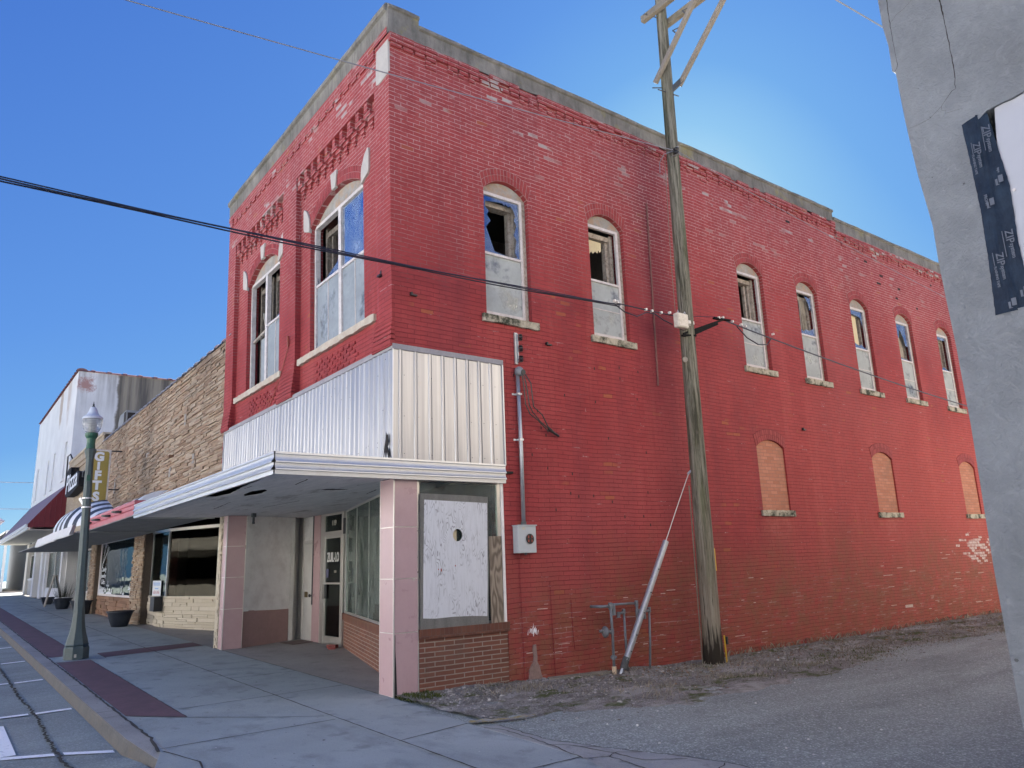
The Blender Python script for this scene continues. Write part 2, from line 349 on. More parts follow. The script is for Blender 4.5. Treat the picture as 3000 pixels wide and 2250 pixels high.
M['fascia']=plain('white_aluminium',(.58,.59,.60),.33,.07,3,.06,8,metal=.45,dirt=(.5,.42,.33),damt=.18,dscale=7)
def soffit():
    t=NT('peeling_soffit'); v=t.stretch(6,.45,1)
    k=t.mix(t.step(t.noise(3,5,.7,t.stretch(.5,3,1)),.3,.7),(.58,.59,.60),(.76,.76,.75)); k=t.mix(t.math('MULTIPLY',t.step(t.noise(1.5,6,.75,t.stretch(.6,4,1)),.58,.75),.55),k,(.16,.14,.13))
    k=t.mix(t.step(t.noise(2.1,5,.8,t.stretch(.35,5,1)),.66,.68),k,(.02,.018,.015)); k=t.mix(t.math('MULTIPLY',t.step(t.noise(1.1,5,.8,t.stretch(.4,1.4,1)),.56,.66),.55),k,(.22,.20,.18))
    return t.bsdf(k,.85,0,t.bump(t.noise(5,5,.7,t.stretch(1,6,1)),.4,.02),.2)
M['soffit']=soffit()
M['white_soffit']=plain('white_soffit',(.62,.62,.61),.8,.1,3,.2,20)
M['pink']=plain('pink_enamel_panel',(.50,.34,.345),.30,.05,2,.03,30,dirt=(.42,.27,.26),damt=.5,dscale=1.5,spec=.6)
M['pinktrim']=plain('bright_metal_trim',(.72,.69,.64),.3,.1,5,.05,30,metal=.7)
M['whitewall']=plain('white_painted_panel',(.88,.865,.83),.6,.06,1.4,.08,20,dirt=(.50,.46,.42),damt=.5,dscale=3)
M['pinkwall']=plain('faded_pink_panel',(.42,.27,.25),.7,.1,3,.2,30,dirt=(.33,.22,.2),damt=.5)
M['whitedoor']=plain('white_door_paint',(.72,.70,.66),.5,.06,2,.1,30,dirt=(.5,.47,.43),damt=.4)
M['alu']=plain('anodised_aluminium',(.66,.64,.60),.32,.08,5,.05,30,metal=.75)
M['black']=plain('black_metal',(.02,.02,.022),.45,.3,6,.1,40)
M['darkgrey']=plain('dark_grey_metal',(.07,.075,.08),.5,.3,6,.1,40)
M['galv']=plain('galvanised_steel',(.42,.44,.47),.42,.16,9,.1,40,metal=.65)
M['meterbox']=plain('grey_meter_paint',(.47,.50,.52),.45,.05,5,.04,30)
M['pipe']=plain('grey_gas_pipe',(.16,.185,.215),.55,.22,12,.15,50,metal=.2,dirt=(.10,.06,.04),damt=.4)
M['copperwire']=plain('red_copper_part',(.30,.07,.05),.5,.2,9,0)
def ply(name,white):
    t=NT(name); p=t.xyz()
    n0=t.noise(4.6 if white else 2.4,3,.5,t.comb(p[1],t.math('MULTIPLY',p[2],.26),p[0]))
    rings=t.math('SINE',t.math('MULTIPLY',n0,150.0 if white else 110.0))
    fine=t.noise(60,3,.6,t.comb(p[1],t.math('MULTIPLY',p[2],.06),p[0]))
    if white:
        patch=t.noise(2.6,4,.6,t.comb(t.math('MULTIPLY',p[1],2.0),p[2],p[0])); m=t.math('MULTIPLY',t.step(rings,.45,.95),t.step(patch,.44,.60)); m=t.math('MULTIPLY',m,.8)
        k=t.mix(m,(.66,.67,.70),(.24,.24,.25)); k=t.mix(t.math('MULTIPLY',t.step(fine,.45,.7),.35),k,(.46,.46,.47))
    else:
        k=t.mix(t.step(rings,-.8,.9),(.33,.27,.205),(.12,.09,.065)); k=t.mix(t.math('MULTIPLY',fine,.4),k,(.30,.26,.21))
    return t.bsdf(k,.85,0,t.bump(rings,.12,.003),.2)
M['plywhite']=ply('white_painted_plywood',True); M['plybrown']=ply('bare_plywood',False)
M['plyedge']=plain('weathered_plywood_edge',(.17,.165,.15),.9,.35,7,.4,40,streak=True)
def polewood():
    t=NT('weathered_pole_wood'); p=t.xyz()
    k=t.mix(t.step(t.noise(9,6,.75,t.stretch(2.4,2.4,.13)),.40,.60),(.060,.059,.043),(.25,.24,.195))
    k=t.mix(t.math('MULTIPLY',t.step(p[2],2.9,.6),.55),k,(.30,.25,.20))
    k=t.mix(t.math('MULTIPLY',t.step(t.noise(1.7,4,.6,t.stretch(3,3,.35)),.50,.66),.45),k,(.11,.125,.055))
    k=t.mix(t.step(t.noise(13,5,.7,t.stretch(2.6,2.6,.08)),.60,.65),k,(.025,.022,.018))
    k=t.mix(t.math('MULTIPLY',t.step(t.math('ADD',p[2],t.math('MULTIPLY',t.noise(7,3,.6,t.stretch(3,3,.3)),-1.2)),-.12,-.42),1.0),k,(.03,.025,.02))
    return t.bsdf(k,.9,0,t.bump(t.noise(16,5,.75,t.stretch(2.6,2.6,.10)),.9,.02),.2)
M['pole']=polewood()
M['armwood']=plain('weathered_timber',(.21,.19,.155),.9,.3,6,.5,30,dirt=(.07,.07,.05),damt=.6)
M['wood_dark']=plain('dark_old_wood',(.12,.10,.08),.85,.4,7,.5,40,streak=True,dirt=(.34,.31,.27),damt=.6,dscale=14)  # darker wood for the inner frames of the front windows
M['bracewood']=plain('pale_timber_brace',(.25,.225,.19),.85,.2,6,.3,30)
M['wire']=plain('black_cable',(.018,.02,.035),.4,.2,5,0)
M['wire2']=plain('grey_cable',(.22,.23,.27),.5,.2,5,0)
M['junction']=plain('faded_plastic_box',(.66,.62,.54),.55,.12,9,.1,40,dirt=(.35,.30,.22),damt=.6,dscale=12)
M['ceramic']=plain('white_clamp',(.72,.70,.66),.35,.1,9,0)
M['yellow']=plain('yellow_marker_paint',(.68,.42,.03),.55,.15,6,.1,30)
M['cream']=plain('cream_plastic',(.66,.52,.36),.6,.08,6,0)
# ---------------------------------------------------------------- ground materials
def concrete(name,c,stain=.5,joint=False,sc=1.0):
    t=NT(name)
    k=t.mix(t.step(t.noise(.55*sc,6,.62),.3,.7),tuple(x*.82 for x in c),tuple(x*1.12 for x in c))
    k=t.mix(t.math('MULTIPLY',t.step(t.noise(1.1*sc,5,.6,t.stretch(1,1.8,1)),.52,.72),stain),k,tuple(x*.5 for x in c))
    k=t.mix(t.math('MULTIPLY',t.step(t.noise(75,2),.58,.70),.45),k,tuple(x*1.5 for x in c)); k=t.mix(t.math('MULTIPLY',t.step(t.noise(55,3,.6,t.stretch(1.1,1,1)),.58,.70),.5),k,tuple(x*.45 for x in c))
    k=t.mix(t.math('MULTIPLY',t.step(t.noise(6,5,.7),.6,.8),.3),k,(.13,.12,.10)); k=t.mix(t.math('MULTIPLY',t.step(t.noise(2.6*sc,4,.55),.60,.70),stain*.8),k,tuple(x*.42 for x in c)); k=t.mix(t.math('MULTIPLY',t.step(t.noise(17,1,.3),.75,.78),.6),k,(.07,.07,.07))
    return t.bsdf(k,.82,0,t.bump(t.math('ADD',t.noise(120,2),t.math('MULTIPLY',t.noise(8,4),.8)),.35,.006),.3)
def asphalt(name,c,stone=.4,lighten=.5):
    t=NT(name)
    vo=t.n('ShaderNodeTexVoronoi'); vo.inputs['Scale'].default_value=70; t.put(vo.inputs['Vector'],t.tc); sp=t.xyz(vo.outputs['Color'])[0]
    k=t.mix(t.step(t.noise(.5,6,.65,t.stretch(1,.45,1)),.3,.7),tuple(x*.78 for x in c),tuple(x*1.2 for x in c))
    k=t.mix(t.math('MULTIPLY',t.step(t.noise(1.0,4,.55,t.stretch(1.3,.10,1)),.50,.66),.42),k,tuple(x*.55 for x in c)); k=t.mix(t.math('MULTIPLY',t.step(t.noise(1.1,4,.6,t.stretch(1.1,.13,1.7)),.52,.40),.22),k,tuple(x*1.45 for x in c))
    k=t.mix(t.math('MULTIPLY',t.step(sp,.72,.95),stone),k,tuple(min(1,x*2.6) for x in c)); k=t.mix(t.math('MULTIPLY',t.step(sp,.25,.05),stone),k,tuple(x*.35 for x in c))
    k=t.mix(t.math('MULTIPLY',t.step(t.noise(1.3,5,.7,t.stretch(1,.3,1)),.56,.72),lighten),k,tuple(x*.5 for x in c))
    return t.bsdf(k,.86,0,t.bump(t.math('ADD',t.math('MULTIPLY',sp,.7),t.noise(30,4)),.7,.012),.3)
def dirtmat():
    t=NT('gravel_and_dirt')
    vo=t.n('ShaderNodeTexVoronoi'); vo.inputs['Scale'].default_value=38; t.put(vo.inputs['Vector'],t.tc); sp=t.xyz(vo.outputs['Color'])[0]
    v2=t.n('ShaderNodeTexVoronoi'); v2.inputs['Scale'].default_value=90; t.put(v2.inputs['Vector'],t.tc); s2=t.xyz(v2.outputs['Color'])[1]
    k=t.mix(t.step(t.noise(1.5,6,.7),.32,.66),(.15,.14,.125),(.38,.365,.34))
    k=t.mix(t.math('MULTIPLY',t.step(sp,.6,.95),.55),k,(.42,.41,.40)); k=t.mix(t.math('MULTIPLY',t.step(s2,.4,.1),.6),k,(.03,.028,.026))
    k=t.mix(t.math('MULTIPLY',t.step(t.noise(1.9,6,.75,t.stretch(1,.5,1)),.52,.60),.9),k,(.085,.105,.03))
    k=t.mix(t.math('MULTIPLY',t.step(t.noise(3.1,6,.8,t.stretch(1.3,.6,1)),.58,.68),.6),k,(.15,.115,.085))
    k=t.mix(t.math('MULTIPLY',t.step(t.noise(1.3,5,.65,t.stretch(1,.45,1)),.52,.62),.75),k,(.46,.45,.43))
    return t.bsdf(k,.95,0,t.bump(t.math('ADD',t.math('ADD',sp,s2),t.noise(18,5,.7)),1.0,.025),.15)
M['walk']=concrete('sidewalk_concrete',(.325,.365,.365),.62)
M['walk2']=concrete('recess_concrete',(.30,.285,.27),.4)
M['kerb']=concrete('kerb_concrete',(.31,.305,.295),.4)
M['kerbface']=plain('stained_kerb_face',(.115,.110,.105),.9,.3,5,.5,40,dirt=(.12,.10,.08),damt=.7)
M['street']=asphalt('street_asphalt',(.255,.285,.28),.22,.35)
M['alley']=asphalt('alley_asphalt',(.255,.283,.268),.48,.55)
M['slab']=concrete('cracked_slab',(.33,.34,.33),.6,sc=2)
M['dirt']=dirtmat()
M['pave']=plain('stamped_red_paving',(.135,.072,.084),.8,.3,3.5,.8,16,dirt=(.09,.055,.065),damt=.8,dscale=2.6)
M['joint']=plain('dark_joint',(.045,.043,.038),.95,.4,9,0)
def linepaint():
    t=NT('worn_white_paint'); return t.bsdf(t.mix(t.step(t.noise(16,5,.75),.57,.70),(.92,.93,.94),(.42,.43,.45)),.8,0,t.bump(t.noise(60),.2,.004),.3)
M['line']=linepaint()
M['ylw']=plain('worn_yellow_paint',(.34,.27,.10),.9,.4,9,.4,60,dirt=(.27,.28,.27),damt=1.6,dscale=9)

# ---------------------------------------------------------------- ground
def ribbon(pts,w,z=None,jit=.0,seg=.12):
    "thin irregular strip along a polyline of (x,y,z)"
    P=[Vector(p) for p in pts]; out=[]
    for a,b in zip(P[:-1],P[1:]):
        n=max(1,int((b-a).length/seg))
        for i in range(n): out.append(a.lerp(b,i/n))
    out.append(P[-1]); vs=[];fs=[]
    for i,p in enumerate(out):
        d=(out[min(i+1,len(out)-1)]-out[max(i-1,0)]).normalized(); s=Vector((-d.y,d.x,0)); o=s*random.uniform(-jit,jit); ww=w*random.uniform(.6,1.3) if jit else w
        vs+= [p+o-s*ww/2,p+o+s*ww/2]
        if i: k=2*i; fs.append((k-2,k-1,k+1,k))
    return vs,fs
G=MB().quad((-900,-900,-.6),(900,-900,-.6),(900,900,-.6),(-900,900,-.6)); struct(G.obj('ground',M['street']))
# street with a mild fall to the gutter
b=MB(); xs=[-140,-60,-40,-20,-10,-5,-2,0,1,3,5,8,12,20,60]; ys=[(-3.04,-.15),(-3.6,-.16),(-4.2,-.15),(-10,-.02),(-16.5,-.15)]
def zst(x,y,z):
    r=max(0,min(1,(x-.3)/1.6)); z0=z+gz(x)
    return z0 if y<-4 else z0+(.13*r*(1 if y>-3.2 else .45))
vs=[(x,y,zst(x,y,z)) for x in xs for y,z in ys]; n=len(ys)
b.add(vs,[(i*n+j,i*n+j+1,(i+1)*n+j+1,(i+1)*n+j) for i in range(len(xs)-1) for j in range(n-1)])
b.quad((-140,-16.5,1.2),(-140,60,1.2),(-53.2,60,.3),(-53.2,-16.5,.3))
street=struct(b.obj('street',M['street']))
# crossing street beyond the row, in the sun
struct(MB().quad((-66,-3.04,.60),(-52.6,-3.04,.46),(-52.6,70,.46),(-66,70,.60)).obj('cross_street',concrete('sunlit_concrete_road',(.42,.40,.36),.2)))
# sidewalk
b=MB(); xs=[-52.6,-40,-30,-20,-10,-5,0]
for a,c in zip(xs[:-1],xs[1:]):
    b.quad((a,-2.86,gz(a)),(c,-2.86,gz(c)),(c,.0,gz(c)),(a,.0,gz(a)))
b.prism([[(0,-2.86),(.93,-2.93),(2.2,-3.3),(4.5,-3.45),(9,-3.5),(14,-3.5),(14,-.1),(7.3,-.45),(4.22,-.37),(3.81,-.26),(2.6,-.21),(1.99,-.19),(1.0,-.10),(.14,-.02),(0,0)]],flat(0),0,-.12)
walk=struct(b.obj('sidewalk',M['walk']))
b=MB(); b.quad((-8.1,0,gz(-8.1)+.004),(0,0,.004),(0,2.2,.004),(-8.1,2.2,gz(-8.1)+.004)); struct(b.obj('recess_floor',M['walk2']))
b=MB(); b.quad((-34,0,gz(-34)+.004),(-8.1,0,gz(-8.1)+.004),(-8.1,4.6,gz(-8.1)+.004),(-34,4.6,gz(-34)+.004)); struct(b.obj('shop_floor',M['walk2']))
J=[[(-40,-1.1),(3.9,-1.12),(4.6,-1.2)],[(-5.1,-2.25),(-5.12,0)],[(-1.25,-2.25),(-1.42,-.02)],[(.80,-2.9),(.73,-1.1)],[(-1.27,-2.84),(-.66,-2.31),(.07,-1.56),(.46,-1.12)],
   [(2.18,-1.1),(1.99,-.2)],[(3.85,-3.3),(3.84,-.28)],[(-12.5,-2.2),(-12.6,0)],[(-16.4,-2.2),(-16.4,0)],[(-20,-2.2),(-20,0)],[(-24,-2.2),(-24,0)],[(-3.3,-1.1),(-3.3,0)],[(.93,-2.9),(1.6,-2.75),(2.4,-2.9),(4.6,-3.0)],
   [(-8.1,.0),(-5,.0),(-2,.0),(-.4,.0)]]
b=MB()
for l in J: b.add(*ribbon([(x,y,gz(x)+.004) for x,y in l],.016,jit=.004))
b.add(*ribbon([(x,-2.86,gz(x)+.005) for x in (-45,-20,-8,-3,-1,.2)]+[(.93,-2.95,.005)],.03,jit=.010))
struct(b.obj('pavement_joints',M['joint'],walk))
# kerb
b=MB(); xs=[-52,-40,-20,-10,-5,-2,-.8,0,.5,.95,1.25]
for a,c in zip(xs[:-1],xs[1:]):
    ya=-3.06 if a<0 else -3.06+.06*a; yc=-3.06 if c<0 else -3.06+.06*c; da=0 if a<.0 else -.02*a; dc=0 if c<0 else -.02*c
    b.quad((a,ya,gz(a)+da),(c,yc,gz(c)+dc),(c,-2.862,gz(c)+.001),(a,-2.862,gz(a)+.001))
kerb=struct(b.obj('kerb',M['kerb'])); f=MB()
for a,c in zip(xs[:-1],xs[1:]):
    ya=-3.06 if a<0 else -3.06+.06*a; yc=-3.06 if c<0 else -3.06+.06*c; da=0 if a<.0 else -.02*a; dc=0 if c<0 else -.02*c
    f.quad((a,ya-.03,gz(a)-.17),(c,yc-.03,gz(c)-.17),(c,yc-.012,gz(c)+dc-.025),(a,ya-.012,gz(a)+da-.025)); f.quad((a,ya-.012,gz(a)+da-.025),(c,yc-.012,gz(c)+dc-.025),(c,yc,gz(c)+dc),(a,ya,gz(a)+da))
struct(f.obj('kerb_face',M['kerbface'],kerb))
f=MB()
for x in (-1.75,-1.35,-4.4,-7.3,-10.5,-14): f.add(*ribbon([(x,-3.062,gz(x)+.004),(x+.01,-2.87,gz(x)+.004)],.014,jit=.003))
f.obj('kerb_joints',M['joint'],kerb)
# stamped red paving strips
def strip(pts,z=.0045,h=.001): return MB().add([(x,y,gz(x)+z) for x,y in pts],[tuple(range(len(pts)))])
struct(strip([(-7.8,-2.83),(-1.27,-2.83),(-.66,-2.30),(-7.75,-2.28)]).obj('red_paving_strip',M['pave']))
struct(strip([(-47,-2.84),(-8.86,-2.84),(-8.80,-2.30),(-47,-2.24)]).obj('red_paving_strip',M['pave']))
struct(strip([(-8.91,-1.99),(-8.02,-1.99),(-8.55,-.02),(-9.43,-.02)]).obj('red_paving_strip',M['pave']))
b=MB()
for l in ([(-7.8,-2.83),(-7.75,-2.28),(-.66,-2.30)],[(-8.86,-2.84),(-8.80,-2.30),(-47,-2.24)],[(-8.91,-1.99),(-9.43,-.02)],[(-8.02,-1.99),(-8.55,-.02)],[(-8.8,-2.0),(-7.8,-2.0)],[(-1.27,-2.83),(-.66,-2.30)],[(-8.86,-2.84),(-8.86,-2.0)],[(-7.8,-2.28),(-7.8,-2.0)]):
    b.add(*ribbon([(x,y,gz(x)+.0075) for x,y in l],.012,jit=.004))
struct(b.obj('paving_edges',M['joint'],walk))
# painted parking lines and the gutter crack
def mark(pts): 
    b=MB(); b.add([(x,y,zst(x,y,-.155 if y>-4.0 else -.153)+.010) for x,y in pts],[tuple(range(len(pts)))]); return struct(b.obj('parking_line',M['line']))
for xa,xb,ye in ((-.72,-.20,-4.2),(-3.24,-3.30,-4.3),(-6.66,-6.80,-4.3),(-9.95,-10.15,-4.3),(-13.5,-13.75,-4.3),(-17.2,-17.3,-4.3)):
    w=.065; m=xa+(xb-xa)*.45; mark([(xa-w,ye),(xa+w,ye),(m+w,-3.62),(m-w,-3.62)]); mark([(m-w+.02,-3.54),(m+w+.02,-3.54),(xb+w,-3.12),(xb-w,-3.12)])
mark([(-2.6,-3.93),(-.76,-3.93),(-.72,-4.2),(-2.7,-4.2)])
b=MB(); b.add(*ribbon([(x,-3.57+.03*math.sin(x*1.7),zst(x,-3.6,-.16)+.010) for x in (-30,-20,-12,-8,-5,-3,-1.5,-.3,.4)],.034,jit=.02,seg=.05)); struct(b.obj('gutter_crack',M['joint'],street))
b=MB()
for k in range(260):
    x=random.uniform(-9,.5); y=-3.57+random.gauss(0,.03); z=zst(x,y,-.16)+.01; h=random.uniform(.01,.035); d=random.uniform(-.02,.02)
    b.add([(x-.006,y,z),(x+.006,y,z),(x+d,y+d,z+h)],[(0,1,2)])
struct(b.obj('gutter_weeds',plain('crack_weeds',(.06,.075,.03),.9,.4,8,0)),'stuff')
# alley: asphalt sheet, gravel shoulder, cracked slab
def alz(x,y):
    s=-.17*min(1,max(0,y)/6.0); return s-.012*max(0,min(x,7)-3)*.3
def grid(x0,x1,y0,y1,nx,ny,fz):
    vs=[(x0+(x1-x0)*i/nx,y0+(y1-y0)*j/ny) for i in range(nx+1) for j in range(ny+1)]
    return MB().add([(x,y,fz(x,y)) for x,y in vs],[(i*(ny+1)+j,(i+1)*(ny+1)+j,(i+1)*(ny+1)+j+1,i*(ny+1)+j+1) for i in range(nx) for j in range(ny)])
from mathutils import noise as mn
struct(grid(-.1,7.3,-.42,44,20,120,lambda x,y: alz(x,y)-.004+(.0 if y>.4 else -.008)).obj('alley_road',M['alley'],smooth=True))
def shz(x,y):
    e=2.35+.5*math.sin(y*.45)+.25*mn.noise((x*2,y*1.5,3)); e=min(e,2.1+max(0,y)*.35+.4*mn.noise((x*3,y*3,1)))
    k=max(0,min(1,(e-x)/.5)); return alz(x,y)-.03+ k*(.045+.03*mn.noise((x*1.3,y*1.3,0))+.016*mn.noise((x*6,y*6,2))+.008*mn.noise((x*17,y*17,5)))+.02*max(0,1-x/.25)*k
struct(grid(-.05,3.6,.02,40,110,640,shz).obj('gravel_shoulder',M['dirt'],smooth=True),'stuff')
b=MB().prism([[(2.2,-.21),(2.6,-.21),(3.81,-.26),(4.22,-.37),(7.2,-.46),(7.2,.32),(4.9,.44),(4.41,.33),(3.81,.10),(3.19,-.07),(2.6,-.03),(2.29,-.04)]],flat(0),.002,-.05); slab=struct(b.obj('cracked_slab',M['slab']))
b=MB()
for l in ([(2.3,-.2),(2.5,-.12),(2.9,-.14),(3.4,-.2),(3.9,-.3)],[(3.3,-.22),(3.4,-.12),(3.6,-.02),(3.7,.08)],[(3.9,-.3),(4.0,-.1),(3.95,.05),(4.1,.2)],[(3.5,-.05),(3.9,.0),(4.3,.02),(4.5,.3)],[(4.5,-.38),(4.8,-.1),(4.9,.2),(4.8,.4)],[(4.0,-.1),(4.5,-.16),(4.9,-.1),(5.6,-.2)],[(2.29,-.04),(3.19,-.07),(3.81,.10),(4.41,.33),(4.9,.44),(7.2,.32)]):
    b.add(*ribbon([(x,y,.0065) for x,y in l],.011,jit=.014,seg=.06))
struct(b.obj('slab_cracks',M['joint'],slab))
b=MB()
for k in range(16):
    f=k/15; cx=2.0+.16*min(1,f*1.6)+random.gauss(0,.03); cy=-.13+.66*f; r=random.uniform(.025,.07)*(1.3-f*.6); b.add([(cx+r*random.uniform(.5,1.3)*math.cos(a*.785),cy+r*1.3*random.uniform(.5,1.3)*math.sin(a*.785),alz(cx,cy)+.012+.0006*k) for a in range(8)],[tuple(range(8))])
struct(b.obj('yellow_mark',M['ylw']))
# rubble, pebbles, litter, dead leaves and weeds on the shoulder: nobody could count them
def scatter(n,fn,size,flatn=.5):
    b=MB()
    for k in range(n):
        x,y=fn(); s=size*random.uniform(.4,1.5)*(1 if random.random()<.9 else 2); z=max(shz(x,y) if 0<x<3.5 and y>.05 else -9,alz(x,y) if y>-.1 else 0)
        a=random.random()*6.28; R3=Matrix.Translation((x,y,z+s*.15))@Matrix.Rotation(a,4,'Z')@Matrix.Rotation(random.uniform(-.5,.5),4,'X')
        q=[(-s,-s*.6,-s*flatn*.5),(s*.8,-s*.7,-s*flatn*.5),(s,s*.5,-s*flatn*.5),(-s*.7,s*.7,-s*flatn*.5),(-s*.4,-s*.2,s*flatn*.5),(s*.5,-s*.3,s*flatn*.6),(s*.4,s*.3,s*flatn*.4),(-s*.4,s*.4,s*flatn*.5)]
        b.add([R3@Vector(p) for p in q],[(0,3,2,1),(4,5,6,7),(0,1,5,4),(1,2,6,5),(2,3,7,6),(3,0,4,7)])
    return b
def nearwall(): 
    y=random.uniform(.1,18)*random.random()**.4; return (abs(random.gauss(0,.9))+.05)%3.3,max(.06,y)
struct(scatter(3600,nearwall,.015).obj('gravel',islands('pebbles',[(.30,.29,.28),(.14,.13,.12),(.48,.46,.44),(.22,.20,.17)])),'stuff')
struct(scatter(140,lambda:(random.uniform(.1,6.5),random.uniform(.1,9)),.010).obj('gravel',islands('white_chips',[(.55,.55,.54),(.7,.7,.68)])),'stuff')
struct(scatter(90,lambda:(random.uniform(-6,4),random.uniform(-2.8,-.2)),.007,.3).obj('litter',islands('pale_specks',[(.45,.45,.44),(.7,.7,.7),(.06,.06,.055)])),'stuff')
b=MB()
def blades(b,n,fn,h0,h1,w):
    for k in range(n):
        x,y=fn(); z=shz(x,y) if y>.05 and x<3.5 else alz(x,y); h=random.uniform(h0,h1); a=random.random()*6.28; l=random.uniform(.2,1.1)*h
        dx,dy=math.cos(a),math.sin(a); px,py=-dy*w,dx*w
        b.add([(x-px,y-py,z),(x+px,y+py,z),(x+dx*l*.4+px*.6,y+dy*l*.4+py*.6,z+h*.65),(x+dx*l,y+dy*l,z+h)],[(0,1,2),(0,2,3)])
cl=[(random.uniform(.15,2.2),random.uniform(1,17),random.uniform(.1,.5)) for k in range(60)]
def clump(): 
    c=random.choice(cl); return min(3,max(.04,c[0]+random.gauss(0,c[2]*.6))),max(.1,c[1]+random.gauss(0,c[2]))
blades(b,3300,clump,.02,.07,.0045); blades(b,500,lambda:(abs(random.gauss(0,.05))+.02,random.uniform(5.9,18)),.03,.14,.005)
struct(b.obj('dry_grass',islands('dry_grass',[(.30,.27,.21),(.17,.14,.10),(.42,.38,.31),(.11,.09,.07)])),'stuff')
b=MB(); blades(b,1500,lambda:(random.uniform(.05,.5),random.uniform(-.02,.5)) if random.random()<.35 else (random.gauss(1.6,.35)%3.2,random.gauss(8.5,1.7)),.012,.045,.006); blades(b,1100,lambda:(random.uniform(6.3,7.1),random.uniform(.6,5)),.01,.06,.005)
struct(b.obj('green_weeds',islands('green_weeds',[(.07,.095,.022),(.12,.13,.035),(.045,.065,.02)])),'stuff')
b=MB()
for k in range(900):
    x,y=(abs(random.gauss(0,.8))+.1)%3.2,random.uniform(3,17); z=shz(x,y)+.006; s=random.uniform(.018,.045); a=random.random()*6.28; T=Matrix.Translation((x,y,z))@Matrix.Rotation(a,4,'Z')@Matrix.Rotation(random.uniform(-.6,.6),4,'Y')
    b.add([T@Vector(p) for p in ((-s,0,0),(0,-s*.4,s*.2),(s,0,0),(0,s*.4,s*.25))],[(0,1,2,3)])
struct(b.obj('fallen_leaves',islands('dead_leaves',[(.22,.12,.065),(.34,.22,.13),(.11,.06,.035),(.48,.43,.36)])),'stuff')
# ================================================================ red brick corner building
RB=thing('brick_building','two storey red painted brick corner building with broken upper windows and a white metal canopy','building',(-4,6,0))
SX=faceyz(0)
WIN=[(1.60,2.50),(3.86,4.74),(8.10,9.00),(10.27,11.12),(12.55,13.42),(14.78,15.66),(17.08,17.96)]
BL=[(8.12,9.06),(12.56,13.50),(17.08,18.02)]
Z0,ZS,ZA=5.36,7.50,7.72
outer=[(1.81,-.5),(24,-.5),(24,9.45),(12.31,9.45),(12.31,9.62),(0,9.62),(0,3.0),(1.81,3.0)]
holes=[arch(a,c,Z0,ZS,ZA) for a,c in WIN]+[arch(a,c,2.44,3.70,3.86) for a,c in BL]
b=MB(); b.prism([outer]+holes,SX,0,.32)
# front edge follows the bulging facade
b.v=[Vector((p.x,p.y-.023*max(0,p.z-4.6),p.z)) if p.y<.01 else p for p in b.v]
b.obj('side_wall',M['brick'],RB)
FX=facexz(0)
# front wall: pilaster plane y=0 with two recessed panels
panA=(-7.47,-4.45); panB=(-3.76,-.50)
opA=arch(-6.84,-4.86,5.30,7.66,8.02,14); opB=arch(-3.30,-1.12,5.30,7.66,8.02,14)
b=MB(); b.prism([[(-7.97,3.0),(-.32,3.0),(-.32,9.72),(-7.97,9.72)],[(panA[0],4.62),(panA[1],4.62),(panA[1],8.87),(panA[0],8.87)],[(panB[0],4.62),(panB[1],4.62),(panB[1],8.87),(panB[0],8.87)]],FX,0.0,.10)
b.prism([[(-7.97,3.0),(-.32,3.0),(-.32,9.72),(-7.97,9.72)],opA,opB],FX,.1005,.34)
b.obj('front_wall',M['brick'],RB,lean=True)
# brick ornament on the front: corbels, dentils, chequered panels, stepped line
def orn(nm,b): b.obj(nm,M['brick'],RB,lean=True)
for x0,x1 in ((-7.97,-7.47),(-4.45,-3.76),(-.50,.0)):
    b=MB()
    for k in range(8):
        z1=5.20-k*.072; o=.010*(k+1); b.box(x0-(o*.5 if x0>-7.9 else 0),x1+o*.5,-o,-.0005,z1-.058,z1)
    b.box(x0-(.045 if x0>-7.9 else 0),x1+.045,-.075,0,4.60,4.64); orn('brick_corbel',b)
for x0,x1 in (panA,panB):
    n=int((x1-x0)/.315); b=MB()
    for k in range(n+1):
        c=x0+.02+k*.315
        if c+.26>x1: break
        rr=lambda:random.uniform(-.004,.004)
        b.box(c+.02,c+.13,.012+rr(),.0995,8.70,8.868); b.box(c-.01,min(x1,c+.205),.022+rr(),.0995,8.615,8.695); b.box(c+.09,min(x1,c+.30),.045+rr(),.0995,8.54,8.61)
        b.box(c+.11,min(x1,c+.22),.062+rr(),.0995,8.455,8.535); b.box(c+.14,min(x1,c+.20),.078,.0995,8.39,8.45)
    orn('dentil_band',b)
for x0,x1 in ((-6.6,-4.75),(-3.05,-1.15)):
    b=MB()
    for r in range(5):
        z=4.74+r*.069
        for k in range(int((x1-x0)/.215)):
            if random.random()<.93: c=x0+k*.215+(.1075 if r%2 else 0); b.box(c,c+.105,.080+random.uniform(-.004,.004),.0995,z,z+.056)
    orn('chequered_panel',b)
x=-7.9; b=MB()
while x<-.45:
    b.box(x,x+.20,-.024,-.0005,9.44,9.72)
    if random.random()<.8: b.box(x+.201,x+.31,-.024,-.0005,9.52,9.72)
    x+=.315
b.box(-7.97,0,-.029,-.0245,9.60,9.72); orn('stepped_course',b)
